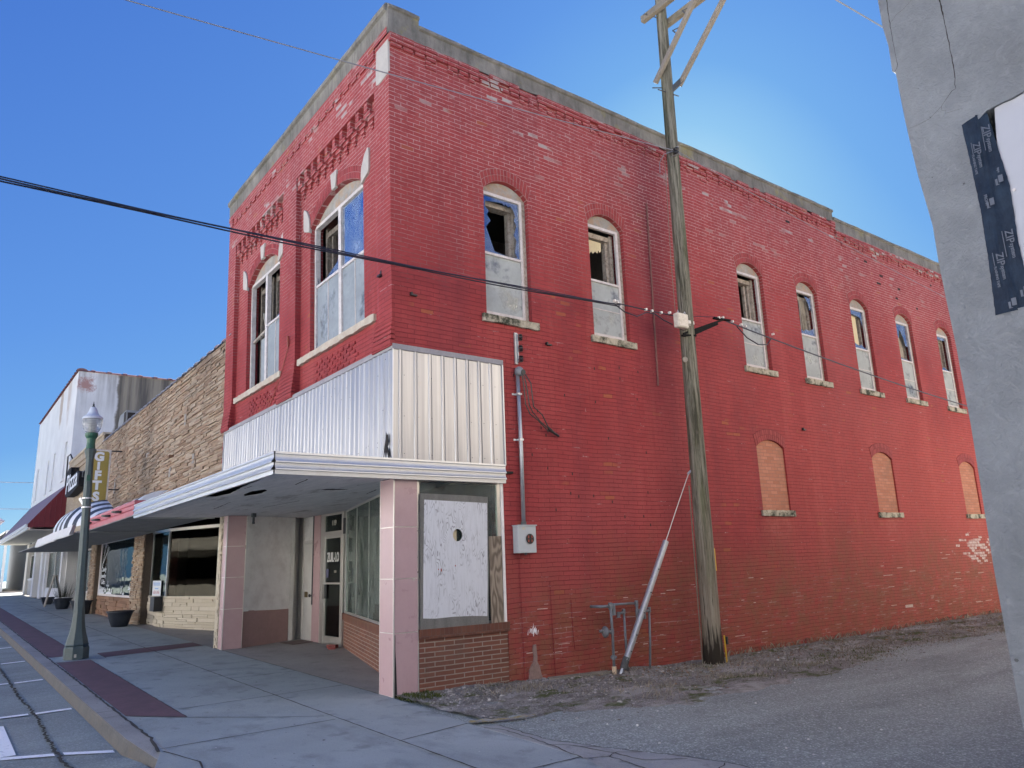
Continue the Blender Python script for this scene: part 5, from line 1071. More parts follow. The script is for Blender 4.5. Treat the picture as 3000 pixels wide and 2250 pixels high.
# ================================================================ across the street: sunlit fronts that light the shaded side
for (x0,x1,h,c,nm,lab) in ((-40,-27,8.6,(.72,.71,.69),'cream','cream two storey shop building across the street'),(-27,-14,8.6,(.72,.71,.69),'white','white single storey shop building across the street'),(-14,2,8.6,(.72,.71,.69),'buff','buff brick shop building across the street'),(2,16,8.6,(.72,.71,.69),'pale','pale painted shop building across the street'),(16,34,8.6,(.72,.71,.69),'tan','tan brick shop building across the street')):
    o=thing('shop_building',lab,'building',((x0+x1)/2,-30,0)); b=MB(); T=lambda u,v,d: (u,-22-d,v); hl=[]
    x=x0+1.0
    while x+1.1<x1-.8: hl.append(rect(x,x+1.1,4.3,6.0)) if h>8 else None; x+=2.6
    hl.append(rect(x0+1,x1-1,.9,2.6)); b.prism([rect(x0,x1,-.2,h)]+hl,T,0,.3); b.box(x0,x1,-40,-22.31,h-.5,h-.3); b.box(x0,x0+.2,-40,-22.31,-.2,h-.3); b.obj('wall',plain(nm+'_front',c,.85,.08,1.2,.2,20),o)
    MB().box(x0,x1,-24,-23.9,-.2,h-.6).obj('interior_wall',M['dark'],o); MB().box(x0+.6,x1-.6,-22,-21.2,3.0,3.15).obj('canopy',M['white_soffit'],o)
struct(MB().quad((-140,-22.1,.05),(60,-22.1,.05),(60,-16.5,.0),(-140,-16.5,.0)).box(-140,60,-16.65,-16.5,-.15,.0).obj('far_sidewalk',concrete('sunlit_concrete_lot',(.55,.54,.52),.2)))
# ================================================================ grey stucco building on the right
GB=thing('stucco_building','grey stucco building close on the right with a boarded up window','building',(12,8,0))
def stuc():
    t=NT('grey_stucco'); k=t.mix(t.step(t.noise(1.6,6,.7),.35,.65),(.215,.225,.24),(.285,.30,.32)); k=t.mix(t.math('MULTIPLY',t.step(t.noise(.8,5,.7,t.stretch(1,1,.4)),.5,.7),.35),k,(.17,.17,.17)); k=t.mix(t.math('MULTIPLY',t.step(t.noise(7,5,.7,None,0,1.5),.52,.70),.4),k,(.34,.355,.375)); k=t.mix(t.math('MULTIPLY',t.step(t.noise(5,6,.75),.62,.78),.4),k,(.15,.147,.145))
    return t.bsdf(k,.9,0,t.bump(t.math('ADD',t.noise(13,6,.75,None,0,2.5),t.math('MULTIPLY',t.noise(60,4),.45)),.9,.022),.25)
M['stucco']=stuc()
edge=[(7.165,-.5),(7.162,.6),(7.158,1.5),(7.168,2.3),(7.165,2.8),(7.157,3.116),(7.152,3.362),(7.154,3.586),(7.136,3.759),(7.12,3.95),(7.109,4.112),(7.099,4.36),(7.092,4.60),(7.094,4.66),(7.090,4.72),(7.071,4.745),(7.074,4.937),(7.060,5.092),(7.058,5.314),(7.06,9.6)]
edge=[(x+random.uniform(-.0025,.0025),z) for x,z in edge]
op=[(7.455,2.945),(7.51,2.93),(9.3,2.91),(9.3,4.30),(8.6,4.262),(8.2,4.24),(7.90,4.218),(7.764,4.196),(7.70,4.185),(7.64,4.188),(7.567,4.178),(7.517,4.153),(7.452,4.130),(7.445,3.6)]
b=MB(); b.prism([[(20,-.5),(20,9.6)]+edge[::-1],op],F0,0,.35); gw=b.obj('stucco_wall',M['stucco'],GB); MB().box(7.17,19.99,.351,30,-.5,9.5).obj('side_wall',plain('tan_alley_wall',(.33,.30,.26),.85,.1,.8,.2,20),GB)  # unseen alley face, its tan tone set for bounce onto the red wall
b=MB()
def crack(pts,w): 
    P=[]; 
    for (x0,z0),(x1,z1) in zip(pts[:-1],pts[1:]):
        n=max(1,int(math.hypot(x1-x0,z1-z0)/.025)); P+=[(x0+(x1-x0)*i/n,z0+(z1-z0)*i/n) for i in range(n)]
    P.append(pts[-1]); L=[];Rr=[]
    for i,(x,z) in enumerate(P):
        q0=P[max(0,i-1)];q1=P[min(len(P)-1,i+1)]; dx,dz=q1[0]-q0[0],q1[1]-q0[1]; l=math.hypot(dx,dz) or 1; ww=w*random.uniform(.5,1.3)*(1 if i<len(P)*.6 else .6); j=random.uniform(-.002,.002); L.append((x-dz/l*ww/2+j,-.0012,z+dx/l*ww/2)); Rr.append((x+dz/l*ww/2+j,-.0012,z-dx/l*ww/2))
    n=len(L); b.add(L+Rr,[(i,i+1,n+i+1,n+i) for i in range(n-1)])
crack([(7.425,5.6),(7.427,5.057),(7.433,4.845),(7.435,4.573),(7.431,4.483)],.009); crack([(7.431,4.483),(7.422,4.44),(7.424,4.41),(7.402,4.407),(7.365,4.375),(7.33,4.342)],.003); crack([(7.33,4.342),(7.248,4.293),(7.18,4.288),(7.112,4.292)],.0022)
crack([(7.112,5.5),(7.113,5.277),(7.106,5.018),(7.112,4.77),(7.100,4.745),(7.088,4.735)],.0045); crack([(7.325,4.338),(7.325,4.31),(7.345,4.30),(7.34,4.28),(7.44,4.262)],.0014); crack([(7.12,5.1),(7.16,5.13),(7.21,5.14),(7.3,5.19)],.0015)
b.obj('wall_cracks',M['dark'],gw)
b=MB()
for x,z,r in ((7.37,3.78,.008),(7.19,1.0,.012),(7.25,4.3,.004),(7.2,3.9,.004)): b.prism([[(x+r*math.cos(t),z+r*.8*math.sin(t)) for t in range(6)]],F0,-.0014,0)
b.obj('wall_chips',M['darkgrey'],gw)
bw=pl(facexz(.02),[[(7.50,2.90),(9.4,2.88),(9.4,4.35),(7.60,4.19),(7.58,4.0)]],0,.02).obj('window_board',plain('white_board',(.40,.41,.46),.6,.04,1.2,.05,20),GB)
def tapemat():
    t=NT('blue_black_tape'); k=t.mix(t.step(t.noise(8,5,.7),.35,.7),(.006,.013,.030),(.018,.036,.065)); return t.bsdf(k,.62,0,t.bump(t.noise(6,4,.6,t.stretch(2.5,1,.5)),.8,.02),.22)
tp=MB(); prev=None; n=60; vs=[]
cent=[(7.49,2.915),(7.50,3.15),(7.515,3.5),(7.50,3.85),(7.495,4.16)]
left=[(7.405,2.925),(7.425,3.3),(7.432,3.6),(7.425,3.95),(7.418,4.10)]; right=[(7.60,2.90),(7.585,3.3),(7.60,3.65),(7.575,3.95),(7.555,4.18)]
def itp(L,z):
    for (x0,z0),(x1,z1) in zip(L[:-1],L[1:]):
        if z<=z1: return x0+(x1-x0)*(z-z0)/(z1-z0)
    return L[-1][0]
for i in range(n+1):
    z=2.92+(4.155-2.92)*i/n; xl=itp(left,z)+random.uniform(-.0015,.0015); xr=itp(right,z)+random.uniform(-.002,.002); xc=xl+(xr-xl)*(.5+.09*math.sin(z*5)+.03*math.sin(z*17)); dz=lambda x:.035*(x-7.42)/.15
    for j,(x,y) in enumerate(((xl,-.004),(xl*.6+xc*.4,-.007+.002*math.sin(z*19)),(xc-.008,-.004),(xc,-.012-.003*math.sin(z*23)),(xc+.008,.002),(xr*.5+xc*.5,.002+.003*math.sin(z*15)),(xr,.012))): vs.append((x,y,z+(dz(x)*(i/n) if 1 else 0)))
m=7; tp.add(vs,[(i*m+j,i*m+j+1,(i+1)*m+j+1,(i+1)*m+j) for i in range(n) for j in range(m-1)]); tpo=tp.obj('flashing_tape',tapemat(),GB,smooth=True)
M['tapetext']=plain('grey_print',(.085,.10,.135),.5,.2,30,0)
for s,x,z,sz in (('ZIP',7.542,4.045,.058),('system',7.546,3.955,.032),('ZIP',7.478,3.96,.055),('system',7.484,3.875,.03),('FLASHING TAPE',7.452,3.865,.018),('ZIP',7.552,3.36,.058),('system',7.558,3.27,.032),('ZIP',7.487,3.24,.055),('system',7.492,3.155,.03),('FLASHING TAPE',7.455,3.14,.018),('tape',7.565,3.78,.018),('FRONT',7.475,3.62,.022)):
    text_obj(s,'tape_print',M['tapetext'],frame((x,-.0155 if x<7.52 else -.0075,z),(0,0,-1),(1,0,0)),sz,tpo,ext=.0005,bold=.0008)
b=MB()
for x,z in ((7.57,3.72),(7.503,3.60),(7.585,3.02),(7.515,2.97)): b.box(x-.012,x+.012,-.0165,-.0155,z-.022,z+.022); b.box(x-.030,x-.018,-.0165,-.0155,z-.03,z+.005); b.box(x-.03,x-.01,-.0165,-.0155,z-.034,z-.03)
for z0 in (4.09,3.405): b.box(7.518,7.522,-.0075,-.0065,z0-.16,z0); 
for z0 in (4.01,3.29): b.box(7.452,7.456,-.0165,-.0155,z0-.08,z0)
b.obj('tape_print',M['tapetext'],tpo)
k=MB().lathe([(.0,.0),(.010,.0),(.010,.003),(.0,.003)],12,capt=False); k.v=[Vector((7.615+p.x,.018-p.z,3.635+p.y)) for p in k.v]; k.obj('screw_washer',M['wframe'],bw)
b=MB().prism([jag([(7.44,4.12),(7.52,4.15),(7.56,4.176),(7.64,4.185),(7.76,4.192),(8.2,4.236),(9.3,4.295),(9.3,4.31),(8.2,4.25),(7.75,4.204),(7.6,4.197),(7.5,4.165),(7.43,4.13)],2,.002)],F0,-.002,.0); b.obj('ragged_edge',M['stucco'],gw)
# ================================================================ utility pole and lines
UP=thing('utility_pole','tall weathered wooden utility pole standing against the red side wall','utility pole',(.43,5.70,-.16))
b=MB(); seg=22; N=50; vs=[]
for i in range(N+1):
    z=-.30+14.6*i/46; t=i/46; r=.165-.068*t**.8+(.012 if z<.2 else 0); cx=.43+.155*t; cy=5.70+.03*t
    for k in range(seg):
        a=2*math.pi*k/seg; rr=r*(1+.035*mn.noise((math.cos(a)*2.2,math.sin(a)*2.2,z*.35))+.02*mn.noise((math.cos(a)*7,math.sin(a)*7,z*.5))); vs.append((cx+rr*math.cos(a),cy+rr*math.sin(a),z))
b.add(vs,[(i*seg+k,i*seg+(k+1)%seg,(i+1)*seg+(k+1)%seg,(i+1)*seg+k) for i in range(N) for k in range(seg)]+[tuple(range(N*seg,N*seg+seg))]); b.obj('pole',M['pole'],UP,smooth=True)
MB().bar((.20,5.56,12.30),(3.4,5.56,12.30),.11,.14).obj('crossarm',M['armwood'],UP,bevel=.012); MB().bar((.36,5.86,12.10),(3.4,5.86,12.10),.11,.14).obj('crossarm',M['armwood'],UP,bevel=.012)
MB().bar((.40,5.55,10.72),(2.15,5.52,12.45),.075,.095).obj('brace',M['bracewood'],UP,bevel=.008); MB().bar((.72,5.87,10.60),(2.45,5.90,12.28),.075,.095).obj('brace',M['bracewood'],UP,bevel=.008)
b=MB(); b.bar((.60,5.72,10.48),(.80,5.87,10.68),.05,.10)
for p,q in (((.36,5.50,10.62),(.56,5.9,10.66)),((.58,5.4,10.42),(.58,6.0,10.5)),((.36,5.45,12.3),(.58,6.0,12.2))): b.tube([p,q],.011,6)
for x,z in ((1.05,11.42),(1.32,11.68)): b.bar((x,5.53,z),(x-.07,5.5,z+.10),.02,.02); b.bar((x-.07,5.5,z+.10),(x+.08,5.53,z+.09),.015,.015)
b.obj('bolts_and_brackets',M['darkgrey'],UP)
b=MB(); b.tube([(.425,5.60,9.05),(.385,5.57,7.0),(.38,5.565,5.9)],.006,5); b.tube([(.345,5.565,2.8),(.328,5.555,1.0),(.318,5.55,-.15)],.011,6); each(b,'ground_wire',M['armwood'],UP)
MB().box(.555,.570,5.78,5.82,1.35,1.72).obj('yellow_tag',M['yellow'],UP)
tb=MB().tube([(.54,5.52,5.02),(.56,5.51,5.02)],.05,12).obj('pole_knot',M['bracewood'],UP)
sp=thing('line_insulator','small black spool insulator high on the utility pole','insulator',(.66,5.6,9.15))
b=MB(); b.lathe([(.03,0),(.055,.01),(.055,.035),(.025,.05),(.025,.07),(.055,.085),(.055,.11),(.03,.12)],14,(.70,5.62,9.05)); b.obj('insulator',M['black'],sp,smooth=True); MB().bar((.55,5.63,9.04),(.76,5.62,9.04),.03,.008).bar((.55,5.63,9.18),(.76,5.62,9.18),.03,.008).obj('insulator_clevis',M['galv'],sp)
# communication box and arm
jb=thing('junction_box','square faded white junction box strapped to the utility pole','junction box',(.55,5.47,5.72))
b=MB(); b.box(.54,.655,5.30,5.575,5.58,5.85); b.obj('box_body',M['junction'],jb,bevel=.02); b=MB(); b.box(.655,.668,5.315,5.56,5.595,5.835); b.obj('box_lid',M['junction'],jb,bevel=.012)
b=MB()
for y in (5.35,5.53): b.tube([(.60,y,5.86),(.62,y,5.90),(.64,y,5.86)],.008,5)
b.obj('box_clips',M['galv'],jb); b=MB(); b.box(.50,.62,5.62,5.78,5.70,5.76)
for k in range(4): b.tube([(.61,5.66+.03*k,5.70),(.61,5.66+.03*k,5.66)],.008,5)
b.obj('tap_block',M['ceramic'],jb,bevel=.012)
b=MB(); b.bar((.56,5.52,5.50),(.68,6.54,5.90),.03,.04); b.bar((.66,6.3,5.90),(.70,6.72,5.91),.06,.03); b.bar((.55,5.5,5.47),(.6,5.80,5.49),.07,.03); b.bar((.58,5.8,5.55),(.66,6.4,5.82),.015,.07); b.obj('cable_arm',plain('black_iron',(.008,.008,.009),.8,.2,5,0,spec=.2),UP)
def sag(p,q,s,n=24): p=Vector(p);q=Vector(q); return [p.lerp(q,i/n)-Vector((0,0,s*4*(i/n)*(1-i/n))) for i in range(n+1)]
def wire(name,lab,segs,r,mat='wire'):
    b=MB()
    for s in segs: b.tube(s,r,6)
    o=b.obj(name,M[mat]); tag(o,lab,'cable'); return o
# thick bundle runs from across the street to the pole
A_=(.45,-16,5.9); B_=(.47,4.25,5.82)
b=MB(); base=sag((.45,-22,6.6),(.46,4.05,5.82),.55,60)
for k in range(3):
    o=[(0,.0,.0),(.018,.0,-.022),(-.012,.0,-.034)][k]; b.tube([(p.x+o[0]+.006*math.sin(i*.8+k*2),p.y,p.z+o[2]+.006*math.cos(i*.8+k*2)) for i,p in enumerate(base)],.0095 if k else .008,6)
o=b.obj('cable_bundle',M['wire']); tag(o,'thick black cable bundle crossing in front of the brick building towards the pole','cable')
wire('support_wire','thin strand from the cable bundle to the white box on the pole',[[(.46,4.0,5.83),(.47,4.7,5.83),(.48,5.4,5.84)],[(.47,3.9,5.81),(.47,4.15,5.70),(.47,4.45,5.67),(.47,4.70,5.79),(.48,4.9,5.79),(.5,5.1,5.70),(.5,5.32,5.66)]],.011)
b=MB()
for y,z in ((3.92,5.84),(3.99,5.83),(4.68,5.82),(4.83,5.82),(5.07,5.83),(5.30,5.87)): b.box(.445,.50,y-.014,y+.014,z-.005,z+.035)
o=b.obj('wire_clamps',M['ceramic']); tag(o,'row of small white clamps on the cable just left of the pole','clamp')
base=sag((.68,6.62,5.90),(.60,30,5.1),.35,40); b=MB()
for k in range(2): b.tube([(p.x+.012*k,p.y,p.z-.02*k) for p in base],.009 if k else .007,6)
b.tube([(.68,6.95,5.84),(.67,7.25,5.66),(.66,7.6,5.58),(.66,7.9,5.62),(.66,8.05,5.76)],.012,6); b.tube([(.5,5.62,5.87),(.66,6.35,5.93),(.68,6.6,5.92)],.006,5)
o=b.obj('cable_bundle',M['wire']); tag(o,'black cable running from the bracket arm past the upper side windows','cable')
b=MB()
for y,z in ((6.42,5.91),(6.54,5.93),(6.82,5.90),(7.08,5.88),(7.22,5.87),(8.1,5.85)): b.box(.66,.71,y-.014,y+.014,z-.01,z+.03)
o=b.obj('wire_clamps',M['ceramic']); tag(o,'small white clamps on the cable to the right of the bracket arm','clamp')
wire('overhead_wire','thin grey overhead wire from the upper left down to the pole insulator',[sag((.45,-22,6.6),(.66,5.62,9.14),.25,50),[(.66,5.62,9.14),(.50,5.50,9.10),(.36,5.52,9.0),(.33,5.54,8.8)]],.0075,'wire2')
wire('overhead_wire','thin pale wire from the pole insulator to the back of the red wall',[sag((.70,5.62,9.12),(.3,22,8.2),.10,30)],.006,'wire2')
wire('overhead_wire','thick cable at the top between the pole and the grey stucco wall',[[(.6,5.7,15.3),(.45,13.34,16.34),(.45,15.93,16.63),(.45,30,18.2)]],.022,'wire2')
for z0,lb in ((10.6,'upper of two thin wires at the far left edge against the sky'),(8.2,'lower of two thin wires at the far left edge against the sky')): wire('overhead_wire',lb,[sag((-75,-40,z0),(-72,30,z0),.4)],.03,'wire2')
# guy wire and guard
gy=thing('guy_wire','guy wire with a grey steel guard tube leaning beside the gas pipes','guy wire',(.25,3.72,-.1))
b=MB(); b.tube([(.375,5.575,3.05),(.385,5.18,2.45),(.40,4.80,1.86)],.008,6); b.tube([(.33,3.78,.12),(.30,3.66,-.14)],.03,6,); b.obj('cable',M['galv'],gy)
b=MB(); n=10; 
b.tube([(.40,4.80,1.86),(.33,3.78,.10)],.050,14); b.obj('guard_tube',M['galv'],gy,smooth=False)
b=MB(); 
for t in (.25,.45,.62,.8,.93): p=Vector((.40,4.80,1.86)).lerp(Vector((.33,3.78,.10)),t); b.lathe([(.011,0),(.011,.012)],8,(0,0,0)); b.v[-16:]=[Vector((p.x+.048+q.z,p.y+q.x,p.z+q.y)) for q in b.v[-16:]]
b.tube([(.33,3.80,.14),(.32,3.72,-.02)],.055,8); b.obj('guard_holes',M['darkgrey'],gy)
b=MB(); b.tube([(.40,5.60,3.06),(.37,5.53,3.00)],.022,6); b.obj('anchor_clamp',M['galv'],gy)
mk=thing('utility_marker','short yellow marker stake at the foot of the utility pole','marker',(.62,5.90,-.16))
MB().tube([(.57,5.86,-.2),(.555,5.87,.30)],.013,8).obj('stake',M['yellow'],mk); MB().box(.56,.595,5.88,5.915,.16,.28).obj('black_cap',M['black'],mk)
# ================================================================ electricity meter, conduit, rack
EM=thing('electricity_meter','grey electricity meter box with a round socket at the foot of its conduit','electricity meter',(.03,2.14,1.73))
b=MB(); b.box(.002,.135,1.955,2.290,1.735,2.125); b.obj('meter_box',M['meterbox'],EM,bevel=.008); MB().box(.0,.150,1.945,2.300,2.125,2.140).obj('box_hood',M['meterbox'],EM)
def disc(b,y,z,x0,x1,r,seg=24): 
    b.add([(x,y+r*math.cos(2*math.pi*k/seg),z+r*math.sin(2*math.pi*k/seg)) for x in (x0,x1) for k in range(seg)],[tuple(range(seg)),tuple(range(2*seg-1,seg-1,-1))]+[(k,(k+1)%seg,seg+(k+1)%seg,seg+k) for k in range(seg)]); return b
disc(MB(),2.165,1.935,.134,.142,.085).obj('socket_ring',M['galv'],EM); disc(MB(),2.165,1.935,.141,.1445,.074).obj('meter_socket',M['black'],EM)
b=MB(); 
for dy in (-.03,.03): b.box(.144,.155,2.165+dy-.009,2.165+dy+.009,1.89,1.925); b.box(.144,.155,2.165+dy-.009,2.165+dy+.009,1.945,1.985)
b.obj('socket_jaws',M['copperwire'],EM); MB().box(.136,.138,2.03,2.09,2.07,2.105).obj('box_sticker',M['rag'],EM); MB().tube([(.06,2.14,1.735),(.06,2.14,1.71)],.02,8).obj('box_knockout',M['darkgrey'],EM)
CD=thing('conduit','upright grey steel conduit with a weatherhead and loose black cables','conduit',(.06,2.13,2.14))
MB().tube([(.055,2.125,2.14),(.055,2.13,3.3),(.055,2.115,4.44)],.031,14).obj('conduit_pipe',M['galv'],CD,smooth=True)
b=MB(); b.tube([(.055,2.125,2.14),(.055,2.125,2.19)],.042,12); b.obj('hub',M['darkgrey'],CD)
b=MB()
for z in (4.13,3.42): b.box(.0,.092,2.085,2.160,z-.014,z+.014); b.box(.0,.012,2.03,2.09,z-.014,z+.014)
each(b,'pipe_strap',M['fascia'],CD)
wh=MB().lathe([(.0,.11),(.03,.105),(.058,.085),(.072,.05),(.075,.0),(.06,-.03),(.034,-.04)],16,(.065,2.14,4.46),capt=False); wh.obj('weatherhead',M['meterbox'] if 0 else plain('dull_cast_cap',(.20,.21,.23),.5,.2,9,.1),CD,smooth=True); disc(MB(),2.165,4.47,.10,.145,.042).obj('cable_plate',M['black'],CD)
b=MB()
for pts in ([(.13,2.16,4.47),(.15,2.20,4.3),(.14,2.26,3.95),(.12,2.33,3.86),(.10,2.50,3.72),(.08,2.72,3.60),(.05,2.90,3.53)],[(.13,2.19,4.46),(.17,2.28,4.3),(.16,2.31,4.05),(.14,2.34,3.94),(.12,2.52,3.83),(.10,2.64,3.66),(.06,2.82,3.57)],[(.13,2.14,4.46),(.14,2.17,4.2),(.13,2.19,3.97),(.12,2.28,3.82),(.10,2.45,3.74),(.08,2.62,3.62),(.06,2.68,3.58)]): 
    s=[]
    for p,q in zip(pts[:-1],pts[1:]): s+=[Vector(p).lerp(Vector(q),t/3) for t in range(3)]
    b.tube(s+[Vector(pts[-1])],.0095,6)
b.tube([(.06,2.68,3.62),(.05,2.90,3.53)],.02,6); b.obj('loose_cables',M['black'],CD)
RK=thing('insulator_rack','dark upright insulator rack on the red wall above the conduit','insulator rack',(.03,2.16,4.6))
b=MB(); b.box(.0,.03,2.105,2.155,4.62,5.13); b.box(.0,.05,2.145,2.158,4.66,5.11); b.obj('rack_plate',M['galv'],RK)
b=MB()
sp_=MB()
for z in (4.70,4.87,5.05): sp_.lathe([(.02,-.045),(.035,-.035),(.02,-.02),(.035,-.008),(.035,.008),(.02,.02),(.035,.035),(.02,.045)],10,(.075,2.185,z)); b.bar((.03,2.15,z+.05),(.09,2.20,z+.05),.012,.006); b.bar((.03,2.15,z-.05),(.09,2.20,z-.05),.012,.006)
b.obj('spool_brackets',M['black'],RK); each(sp_,'spool',M['black'],RK)
wr=thing('wall_rod','long thin rusty rod standing off the red wall left of the pole','rod',(.04,5.36,4.6))
MB().tube([(.035,5.42,8.25),(.035,5.385,6.6),(.035,5.34,4.78),(.06,5.30,4.62)],.016,6).obj('rod',plain('rusty_rod',(.17,.075,.065),.8,.3,5,.2),wr)
# ================================================================ gas pipes
GP=thing('gas_pipes','grey gas meter pipework without its meter at the foot of the red wall','gas pipes',(.22,3.95,-.1))
def pipe(pts,r=.022,mat='pipe'): return MB().tube(pts,r,10)
b=pipe([(.0,3.42,.90),(.22,3.44,.90)],.022); b.tube([(.22,3.42,.90),(.24,3.60,.90)],.022,10); b.tube([(.24,3.61,.905),(.24,3.62,.5),(.24,3.61,.02)],.021,10); b.tube([(.24,3.66,.92),(.24,4.16,.91)],.019,10); b.tube([(.24,4.18,.91),(.24,4.19,.70)],.021,10)
b.tube([(.20,3.82,.77),(.20,3.93,.79)],.02,10); b.tube([(.20,3.93,.84),(.20,3.93,-.1)],.019,10); b.tube([(.24,4.19,.78),(.22,4.36,.77),(.20,4.50,.78)],.02,10); b.tube([(.20,4.50,.82),(.20,4.47,.3),(.20,4.42,-.14)],.019,10); b.obj('pipes',M['pipe'],GP,smooth=True)
b=MB()
for p,q,r in (((.24,3.61,.95),(.24,3.61,.85),.032),((.24,3.57,.90),(.24,3.65,.90),.032),((.24,3.67,.93),(.24,3.68,.76),.03),((.24,4.18,.95),(.24,4.18,.86),.03),((.24,4.19,.82),(.24,4.19,.68),.032),((.20,3.93,.83),(.20,3.93,.76),.028),((.20,4.50,.83),(.20,4.50,.75),.028),((.20,3.81,.80),(.20,3.81,.71),.028),((.24,3.61,.57),(.24,3.61,.49),.034),((.24,3.61,.18),(.24,3.61,.12),.033),((.22,4.36,.80),(.22,4.36,.66),.026),((.21,3.58,.15),(.26,3.66,.15),.018)): b.tube([p,q],r,10)
b.obj('fittings',M['pipe'],GP,smooth=False)
b=MB(); b.lathe([(.0,-.05),(.03,-.05),(.075,-.018),(.085,-.006),(.085,.006),(.075,.018),(.03,.035),(.0,.035)],20,capt=False); b.v=[Vector((.24+p.x*.9,3.47+p.z,.53+p.y)) for p in b.v]; b.tube([(.24,3.50,.53),(.24,3.60,.53)],.02,8); b.tube([(.24,3.36,.55),(.24,3.44,.54)],.022,8); b.obj('regulator',M['pipe'],GP,smooth=True)
MB().tube([(.24,3.61,.02),(.24,3.61,-.12)],.035,12).obj('cream_sleeve',M['cream'],GP)
pk=MB().add([(.06,2.46,-.06),(.15,2.44,-.06),(.20,3.58,-.085),(.09,3.60,-.085),(.05,2.46,-.02),(.13,2.43,-.03),(.18,3.58,-.05),(.08,3.60,-.045)],[(0,3,2,1),(4,5,6,7),(0,1,5,4),(1,2,6,5),(2,3,7,6),(3,0,4,7)]).obj('wood_plank',M['armwood']); tag(pk,'old grey plank lying along the foot of the red wall','plank')
br=thing('broken_brick','red broken brick lying at the corner of the brick bulkhead','brick',(-5.85,1.75,.07))
b=MB(); T=Matrix.Translation((-5.80,1.72,.10))@Matrix.Rotation(.5,4,'Z'); b.T=T; b.box(-.12,.10,-.05,.05,-.04,.03); b.T=Matrix.Translation((-5.60,1.62,.09))@Matrix.Rotation(1.1,4,'Z'); b.box(-.08,.06,-.05,.05,-.03,.03); b.obj('brick',plain('dark_red_brick',(.20,.05,.045),.85,.3,9,.4),br)
mt=MB().prism([[(-7.60,1.30),(-6.98,1.36),(-7.15,1.86),(-7.80,1.84)]],flat(.088),0,.010).obj('door_mat',plain('worn_mat',(.16,.12,.105),.95,.3,8,.4)); tag(mt,'worn brownish mat in front of the white wooden door','mat')
# ================================================================ street lamp
SL=thing('street_lamp','green street lamp with a clear acorn globe standing on the kerb strip','street lamp',(-8.22,-2.46,gz(-8.2)))
T=Matrix.Translation((-8.22,-2.46,gz(-8.2)))@Matrix.Rotation(R(1.35),4,Vector((.802,-.596,0)))
M['lampgreen']=plain('faded_green_paint',(.065,.090,.088),.5,.16,4,.1,30,streak=True,dirt=(.12,.14,.14),damt=.5); M['lampgreen2']=plain('fresh_green_paint',(.022,.095,.06),.42,.1,5,.05,30)
b=MB(T); b.lathe([(.225,0),(.225,.20),(.215,.225),(.200,.24),(.215,.26),(.20,.285),(.185,.36),(.155,.46),(.130,.58),(.112,.72),(.100,.90),(.095,1.0),(.072,3.86)],8,rot=R(22.5)); b.obj('shaft',M['lampgreen'],SL)
b=MB(T); b.lathe([(.075,3.86),(.085,3.88),(.088,3.93),(.112,4.0),(.115,4.04),(.098,4.06)],8,rot=R(22.5)); b.obj('capital',M['lampgreen'],SL)
b=MB(T); b.lathe([(.090,4.06),(.085,4.10),(.078,4.18),(.085,4.27),(.112,4.31),(.122,4.33),(.122,4.38),(.105,4.39)],16); b.obj('neck',M['lampgreen2'],SL)
t=NT('ribbed_globe'); gbs=t.n('ShaderNodeBsdfPrincipled'); t.put(gbs.inputs['Base Color'],(.80,.83,.86)); gbs.inputs['Roughness'].default_value=.12; gbs.inputs['Transmission Weight'].default_value=.55; gbs.inputs['Alpha'].default_value=.75; t.put(gbs.inputs['Normal'],t.bump(t.math('SINE',t.math('MULTIPLY',t.xyz()[2],190.)),.5,.01)); t.t.links.new(gbs.outputs[0],t.out.inputs[0]); M['globe']=t.m
b=MB(T); b.lathe([(.100,4.39),(.125,4.42),(.160,4.48),(.180,4.56),(.186,4.64),(.184,4.68)],28); b.obj('globe',M['globe'],SL,smooth=True)
b=MB(T); b.lathe([(.06,4.4),(.06,4.62),(.02,4.64)],12); b.obj('lamp_bulb',M['rag'],SL)
M['lampcap']=plain('pale_lamp_cap',(.56,.60,.66),.3,.06,4,0)
b=MB(T); b.lathe([(.190,4.675),(.192,4.70),(.165,4.735),(.135,4.75),(.115,4.77),(.085,4.84),(.060,4.91),(.045,4.93),(.0,4.935)],28,capt=False); b.obj('cap',M['lampcap'],SL,smooth=True)
b=MB(T); b.lathe([(.03,4.93),(.032,4.945),(.012,4.955),(.022,4.98),(.010,5.0),(.004,5.05)],10); b.obj('finial',M['black'],SL,smooth=True)
b=MB(T); 
for z in (2.88,3.06): b.lathe([(.094,z-.012),(.094,z+.012)],12)
each(b,'steel_band',M['fascia'],SL); b=MB(T); b.bar((-.08,-.02,2.9),(-.19,-.10,3.08),.03,.05); b.obj('banner_bracket',M['galv'],SL)
b=MB(T); b.box(-.13,-.08,-.10,-.02,3.50,3.62); b.bar((-.10,-.10,3.6),(.09,-.09,3.6),.012,.012); b.obj('small_camera',M['black'],SL)
b=MB(T); b.box(.065,.083,-.045,.02,3.40,3.52); b.obj('green_patch',M['lampgreen2'],SL); b=MB(T); b.box(.088,.104,-.045,.045,.95,1.28); b.obj('hand_hole_cover',M['lampgreen'],SL); b=MB(T); b.box(.20,.212,-.06,-.02,.04,.10); b.obj('base_label',M['rag'],SL)
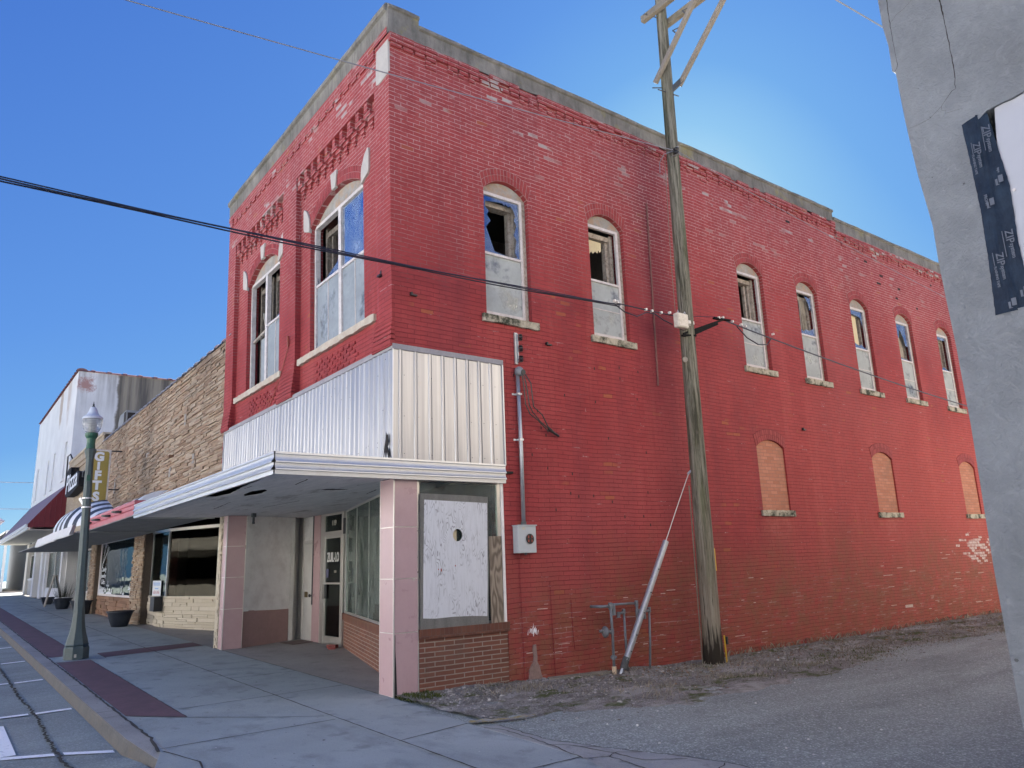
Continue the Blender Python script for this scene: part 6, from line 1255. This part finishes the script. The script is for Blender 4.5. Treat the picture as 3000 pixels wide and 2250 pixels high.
# ================================================================ signs
GS=thing('gifts_sign','tall gold and white projecting sign reading GIFTS','sign',(-20,-.73,4.9))
b=MB(); b.box(-20.09,-19.99,-1.07,-.36,3.95,5.86); b.obj('sign_box',M['wframe'],GS,bevel=.01); M['gold']=plain('gold_sign_face',(.33,.24,.055),.6,.10,2,.05,20,dirt=(.24,.22,.05),damt=.6)
b=MB().prism([[(-1.02,4.02),(-.42,4.02),(-.42,5.74),(-.46,5.80),(-.95,5.80),(-1.02,5.70)]],lambda u,v,d:(-19.99+d,u,v),0,.012); b.obj('sign_face',M['gold'],GS)
for ch,z in (('G',5.60),('I',5.28),('F',4.96),('T',4.62),('S',4.24)):
    text_obj(ch,'sign_letter',M['rag'] if 0 else M['stripeW'],frame((-19.975,-.72,z),(0,1,0),(0,0,1)),.40 if ch!='I' else .34,GS,bold=.022,sx=1.05)
MB().bar((-20.03,-.38,5.83),(-20.03,0,5.83),.05,.04).obj('sign_rod',M['black'],GS); MB().bar((-20.03,-.38,4.50),(-20.03,0,4.50),.05,.04).obj('sign_rod',M['black'],GS)
PZ=thing('pizza_sign','black and white script sign reading Pizza behind the street lamp','sign',(-30.5,-.25,5.7))
b=MB().prism([[(-31.6,5.25),(-31.2,5.2),(-30.0,5.18),(-28.6,5.28),(-27.6,5.4),(-27.6,5.95),(-28.3,6.1),(-29.6,6.05),(-30.3,6.1),(-30.4,6.5),(-31.3,6.52),(-31.8,6.35)]],facexz(-.35),0,.3); b.obj('sign_box',plain('matt_black_sign',(.008,.008,.010),.95,.2,5,0),PZ)
text_obj('Pizza','sign_lettering',M['stripeW'],frame((-29.8,-.36,5.78),(1,0,.03),(.12,0,1)),1.2,PZ,bold=.012,sx=1.5)
# phone number card and mailbox
PC=thing('window_card','pale card with a red phone number in the stone shop window','sign',(-15.3,.36,1.2))
b=MB().prism([rect(.38,1.30,1.0,1.43)],TA,-.012,-.004); b.obj('card',plain('pale_card',(.60,.64,.68),.6,.05,5,0),PC)
def TAm(u,v): p=TA(u,v,-.014); p1=TA(u+1,v,-.014); return frame(p,(p1[0]-p[0],p1[1]-p[1],0),(0,0,1))
text_obj('628-3456','phone_number',plain('red_print',(.42,.12,.15),.6,.1,5,0),TAm(.84,1.10),.13,PC,sx=1.35,ext=.001)
b=MB(); 
for i,(z,u0,u1) in enumerate(((1.36,.46,1.20),(1.31,.50,1.22),(1.205,.66,1.04))): b.prism([rect(u0,u1,z-.014,z+.014)],TA,-.0135,-.0125)
b.obj('printed_lines',plain('blue_print',(.18,.34,.62),.6,.1,5,0),PC)
MX=thing('letter_box','tall black letter box on the corner of the cream stone bulkhead','letter box',(-14.9,.35,.8)); MB().box(-15.05,-14.55,.20,.42,.60,.98).obj('box_body',M['black'],MX,bevel=.01); MB().box(-15.07,-14.53,.18,.43,.98,1.0).obj('box_lid',M['darkgrey'],MX)
# ================================================================ planters and board
M['pot']=plain('black_plastic_planter',(.022,.026,.035),.4,.25,5,.1,40)
def planter(x,y,s,lab,square=False):
    z=gz(x); o=thing('planter',lab,'planter',(x,y,z),'black planters along the shops'); rot=R(45) if square else 0; sg=4 if square else 28
    b=MB(); k=1.42 if square else 1.0
    b.lathe([(.25*s*k,0),(.30*s*k,.14*s),(.305*s*k,.15*s),(.36*s*k,.33*s),(.365*s*k,.34*s),(.40*s*k,.46*s),(.44*s*k,.48*s),(.445*s*k,.52*s),(.41*s*k,.52*s),(.39*s*k,.44*s)],sg,(x,y,z),rot); b.obj('pot',M['pot'],o,smooth=not square)
    b=MB(); b.lathe([(.0,.42*s),(.39*s*k,.42*s)],sg,(x,y,z),rot,capt=False); b.obj('soil',M['dirt'],o); return o
planter(-16.1,-.36,.84,'large round empty black planter by the tan stone pier, nearest of them')
planter(-24.0,-.28,.95,'black planter half hidden just right of the lamp post base'); planter(-28.9,-.35,.85,'black urn planter with a dark plant just left of the lamp post')
planter(-34.4,-.35,.66,'square black planter at the left end beside the folding board',True)
pl_=thing('potted_plant','dark leafy plant in the urn planter left of the lamp post','plant',(-28.9,-.35,.8)); b=MB()
for k in range(170):
    a=random.random()*6.28; h=random.uniform(.2,.85); r=random.uniform(.05,.32); x,y=-28.9+r*math.cos(a),-.35+r*math.sin(a); b.add([(x-.03,y,.80),(x+.03,y,.80),(x+r*.8*math.cos(a),y+r*.8*math.sin(a),.80+h)],[(0,1,2)])
b.obj('leaves',islands('dark_leaves',[(.03,.05,.025),(.06,.07,.03),(.02,.035,.02)]),pl_)
AB=thing('folding_board','pale wooden folding sign board standing on the pavement between planters','sandwich board',(-32.2,-.35,.37))
b=MB()
for y0,y1 in ((-.72,-.44),(-.02,-.36)): b.add([(x,y+d,z) for x in (-32.2,-31.65) for y,z in ((y0,.36),(y1,1.72)) for d in (0,.035)],[(0,1,3,2),(4,6,7,5),(0,4,5,1),(2,3,7,6),(0,2,6,4),(1,5,7,3)])
b.obj('board',M['bracewood'],AB)
bx=thing('white_crate','pale crate with a small plant beside the stone pier right of the lamp post','crate',(-25.9,.3,.3)); MB().box(-26.5,-25.6,.1,.5,.29,.95).obj('crate',M['rag'],bx)
# parked car seen only as a reflection would be is left out
